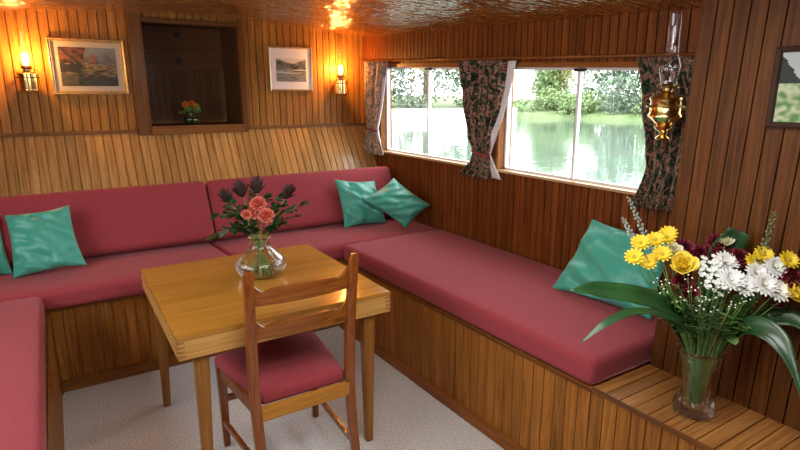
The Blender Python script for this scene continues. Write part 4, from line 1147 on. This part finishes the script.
spire([st(-2), (1.71, .925, .77), (1.66, 1.03, .95), (1.66, 1.13, 1.09), (1.69, 1.20, 1.15)], 'shorter spire of small pale bells at the left, leaning over the green pillow', 34, (.42, .47, .42), 2)
spire([st(1), (1.785, .86, .77), (1.865, .842, .952), (1.87, .806, 1.114), (1.87, .793, 1.225)], 'thin olive spire standing against the casing at the right', 34, (.20, .19, .10), 3)

# ---- little posy in the recess
NVX, NVY = .905, 4.52
vs = empty('glass_bowl_vase', (NVX, NVY, NZ0), 'small round glass vase on the ledge of the dark recess', 'vase')
bm = BM(); o_ = [(0, 0), (.03, 0), (.05, .012), (.058, .035), (.052, .058), (.036, .075), (.036, .088), (.044, .098)]
lathe(bm, o_ + [(max(0, r - .003), z + (.005 if z < .01 else 0)) for r, z in reversed(o_)], (NVX, NVY, NZ0 + .001), 32); obj('glass_body', bm, M['glass'], vs, smooth=True)
bm = BM(); lathe(bm, [(0, .006), (.026, .006), (.0455, .016), (.0535, .035), (.045, .058), (0, .058)], (NVX, NVY, NZ0 + .001), 32); obj('water', bm, simple('green_tinted_water', (.10, .22, .06), .05, var=.2, trans=.8), vs, smooth=True)
BL['orange'] = mesh_carnation((.75, .16, .02), (.88, .34, .04), .028)
BL['lime'] = mesh_carnation((.35, .42, .04), (.55, .55, .08), .028)
G = 'blooms in the recess vase'
for k, (dx, dz, bl, nm, lb_) in enumerate(((-.035, .165, 'orange', 'orange_bloom', 'orange bloom, left one in the recess vase'), (.015, .172, 'orange', 'orange_bloom', 'orange bloom, right one in the recess vase'),
        (.050, .150, 'lime', 'lime_bloom', 'yellow-green bloom at the right of the recess vase'), (-.015, .135, 'lime', 'lime_bloom', 'yellow-green bloom in the middle of the recess vase'), (.025, .130, 'lime', 'lime_bloom', 'lowest yellow-green bloom, front right in the recess vase'))):
    flower(nm, bl, (NVX - dx * .2, NVY, NZ0 + .012 + .001 * k), (NVX + dx, NVY - .02 + .01 * k, NZ0 + dz - .01), lb_, 'flower', G, face=V((-.2, -1, .4)))
G = 'leaf sprigs in the recess vase'
for k, (p, lb_) in enumerate((((-.085, .10), 'dark leafy sprig on the left of the recess vase'), ((-.05, .15), 'dark leafy sprig at the upper left of the recess vase'), ((.07, .11), 'dark leafy sprig on the right of the recess vase'))):
    sprig('green_sprig', [(NVX, NVY, NZ0 + .02 + k * .002), (NVX + p[0] * .15, NVY - .01, NZ0 + .09), (NVX + p[0], NVY - .03, NZ0 + p[1])], lb_, 'greenery', G, 'leaf2', L=.04, wd=.013, pairs=6, seed=k, start=.5)

# ================================================================ OUTSIDE
m, t, b = newmat('river_water')
b.inputs['Base Color'].default_value = (0.10, 0.15, 0.11, 1); b.inputs['Roughness'].default_value = .06; b.inputs['IOR'].default_value = 1.33
c = N(t, 'ShaderNodeTexCoord'); n = N(t, 'ShaderNodeTexNoise', Scale=1.6, Detail=4.0); bp = N(t, 'ShaderNodeBump', Strength=.22, Distance=.04)
t.links.new(c.outputs['Object'], n.inputs['Vector']); t.links.new(n.outputs['Fac'], bp.inputs['Height']); t.links.new(bp.outputs[0], b.inputs['Normal'])
bm = BM(); grid(bm, 6, 6, lambda u, v: (2.7 + 60 * u, -30 + 110 * v, .05)); tag(obj('river', bm, m, recalc=False), kind='structure')
# bank follows the far shore
shore = spline([(-4, 41, 0), (8, 34.5, 0), (18, 30.9, 0), (24.0, 29.3, 0), (27.3, 27.5, 0), (29.2, 22, 0), (30.5, 12, 0), (33, 0, 0)], 6)
bm = BM()
rows = []
for i, p in enumerate(shore):
    d = (shore[min(i + 1, len(shore) - 1)] - shore[max(i - 1, 0)]).normalized(); nn = V((-d.y, d.x, 0))
    if nn.dot(V((1, 1, 0))) < 0: nn = -nn
    rows.append([bm.verts.new(p + nn * a + V((0, 0, z))) for a, z in ((0, .0), (.3, .30), (1.5, .5), (8, 1.0), (50, 1.5))])
for a, b_ in zip(rows, rows[1:]):
    for k in range(4): bm.faces.new((a[k], a[k + 1], b_[k + 1], b_[k]))
tag(obj('grass_bank', bm, simple('bank_grass', (.14, .20, .08), .9, var=.3, scale=2), smooth=True), kind='structure')
bm = BM()
P = [shore[i] for i in range(6, 24)]
for a, b_ in zip(P, P[1:]):
    d = (b_ - a).normalized(); nn = V((-d.y, d.x, 0)) * .15
    hexa(bm, [a - nn, b_ - nn, b_ + nn, a + nn], [q + V((0, 0, .72)) for q in (a - nn, b_ - nn, b_ + nn, a + nn)])
o = obj('river_wall', bm, simple('pale_stone', (.80, .80, .76), .8, var=.08, scale=6)); tag(o, 'low pale stone river wall along the far bank seen through the left window', 'wall')
FM = [simple('pale_foliage', (.19, .25, .18), .8, var=.4, scale=1.2), simple('bright_foliage', (.20, .29, .12), .8, var=.3, scale=1.2), simple('deep_foliage', (.10, .16, .10), .8, var=.3, scale=1.2)]
BARK = simple('bark', (.16, .12, .09), .9, var=.3)
def tree(x, y, h, rx, rz, fm, label, nleaf=3600, leaf=.16, bush=False):
    e = empty('bush' if bush else 'tree', (x, y, .6), label, 'bush' if bush else 'tree', 'greenery on the far bank')
    rnd = random.Random(int(x * 31 + y * 17)); zc = h - rz
    blobs = [(V((rnd.uniform(-.6, .6) * rx, rnd.uniform(-.6, .6) * rx, rnd.uniform(-.65, .7) * rz)), rnd.uniform(.35, .6)) for _ in range(11)]
    bm = BM(); tube(bm, [(x, y, .3), (x + .1, y, zc * .6), (x, y + .1, zc + rz * .4)], [.22 if not bush else .06, .16 if not bush else .05, .05], 8); obj('trunk', bm, BARK, e)
    bm = BM()
    for _ in range(nleaf):
        c_, s_ = rnd.choice(blobs)
        d = V((rnd.gauss(0, 1), rnd.gauss(0, 1), rnd.gauss(0, 1))).normalized() * rnd.uniform(.75, 1.05)
        p = V((x, y, zc)) + c_ + V((d.x * rx * s_, d.y * rx * s_, d.z * rz * s_))
        if p.z < .12: continue
        a = V((rnd.gauss(0, 1), rnd.gauss(0, 1), rnd.gauss(0, 1))).normalized() * leaf * rnd.uniform(.6, 1.2); b_ = a.cross(V((rnd.gauss(0, 1), rnd.gauss(0, 1), 1))).normalized() * leaf * .6
        bm.faces.new([bm.verts.new(q) for q in (p - a, p + b_, p + a, p - b_)])
    obj('foliage', bm, FM[fm], e)
T = [(14, 36, 10, 3.6, 3.6, 0, 'pale tree on the far bank at the left of the left window'), (19, 34.5, 8.5, 3.2, 4.0, 2, 'deeper green rounded tree on the far bank in the left window pane'),
     (23, 33.5, 10, 3.2, 4.8, 0, 'tall pale tree on the far bank at the right pane of the left window'), (26.8, 33, 9, 2.6, 4.2, 0, 'slender pale tree on the far bank hidden partly by the middle curtain'),
     (33.5, 31.5, 5.0, 2.2, 2.2, 1, 'small round tree on the far bank at the left of the right window'), (34, 25.5, 7.6, 3.0, 3.6, 2, 'darkest green tree on the far bank, in the middle of the right window'),
     (35, 20, 6.2, 3.4, 2.8, 1, 'broad bright green tree on the far bank at the right of the right window'), (36, 14, 7.5, 3.6, 3.5, 0, 'pale tree on the far bank beyond the near curtain')]
for a in T: tree(*a)
Bs = [(21.5, 32.6, 1.8, 1.4, .9, 0, 'low pale bush at the water behind the river wall'), (29.4, 28.0, 1.9, 1.8, 1.1, 1, 'low bush at the water at the left of the right window'), (30.2, 25.3, 2.2, 1.8, 1.1, 1, 'bush hanging over the water left of the right window bar'),
      (30.8, 22.4, 2.6, 1.9, 1.3, 0, 'bush hanging over the water just right of the window bar'), (31.0, 19.6, 3.0, 2.0, 1.5, 1, 'bright bush over the water in the right pane'), (31.4, 16.6, 3.0, 2.0, 1.5, 0, 'bush over the water at the right end of the right pane')]
for a in Bs: tree(*a, nleaf=2600, leaf=.11, bush=True)
# pale house beyond
hs = empty('house', (40, 36.5, .9), 'pale low-roofed house on the far bank, seen through the right window', 'house')
bm = BM(); box(bm, 38.8, 45, 35.5, 41.5, .8, 3.6); obj('walls', bm, simple('pale_render', (.82, .82, .80), .8, var=.03, scale=2), hs)
bm = BM(); hexa(bm, [(38.5, 35.2, 3.6), (45.3, 35.2, 3.6), (45.3, 41.8, 3.6), (38.5, 41.8, 3.6)], [(40.8, 38.4, 4.8), (43.0, 38.4, 4.8), (43.0, 38.6, 4.8), (40.8, 38.6, 4.8)]); obj('roof', bm, simple('pale_roof', (.55, .55, .54), .8, var=.1, scale=2), hs)
for y in (36.4, 38.2, 40.0):
    bm = BM(); box(bm, 38.74, 38.8, y, y + .8, 1.7, 2.7); obj('window', bm, M['grey_frame'], hs)
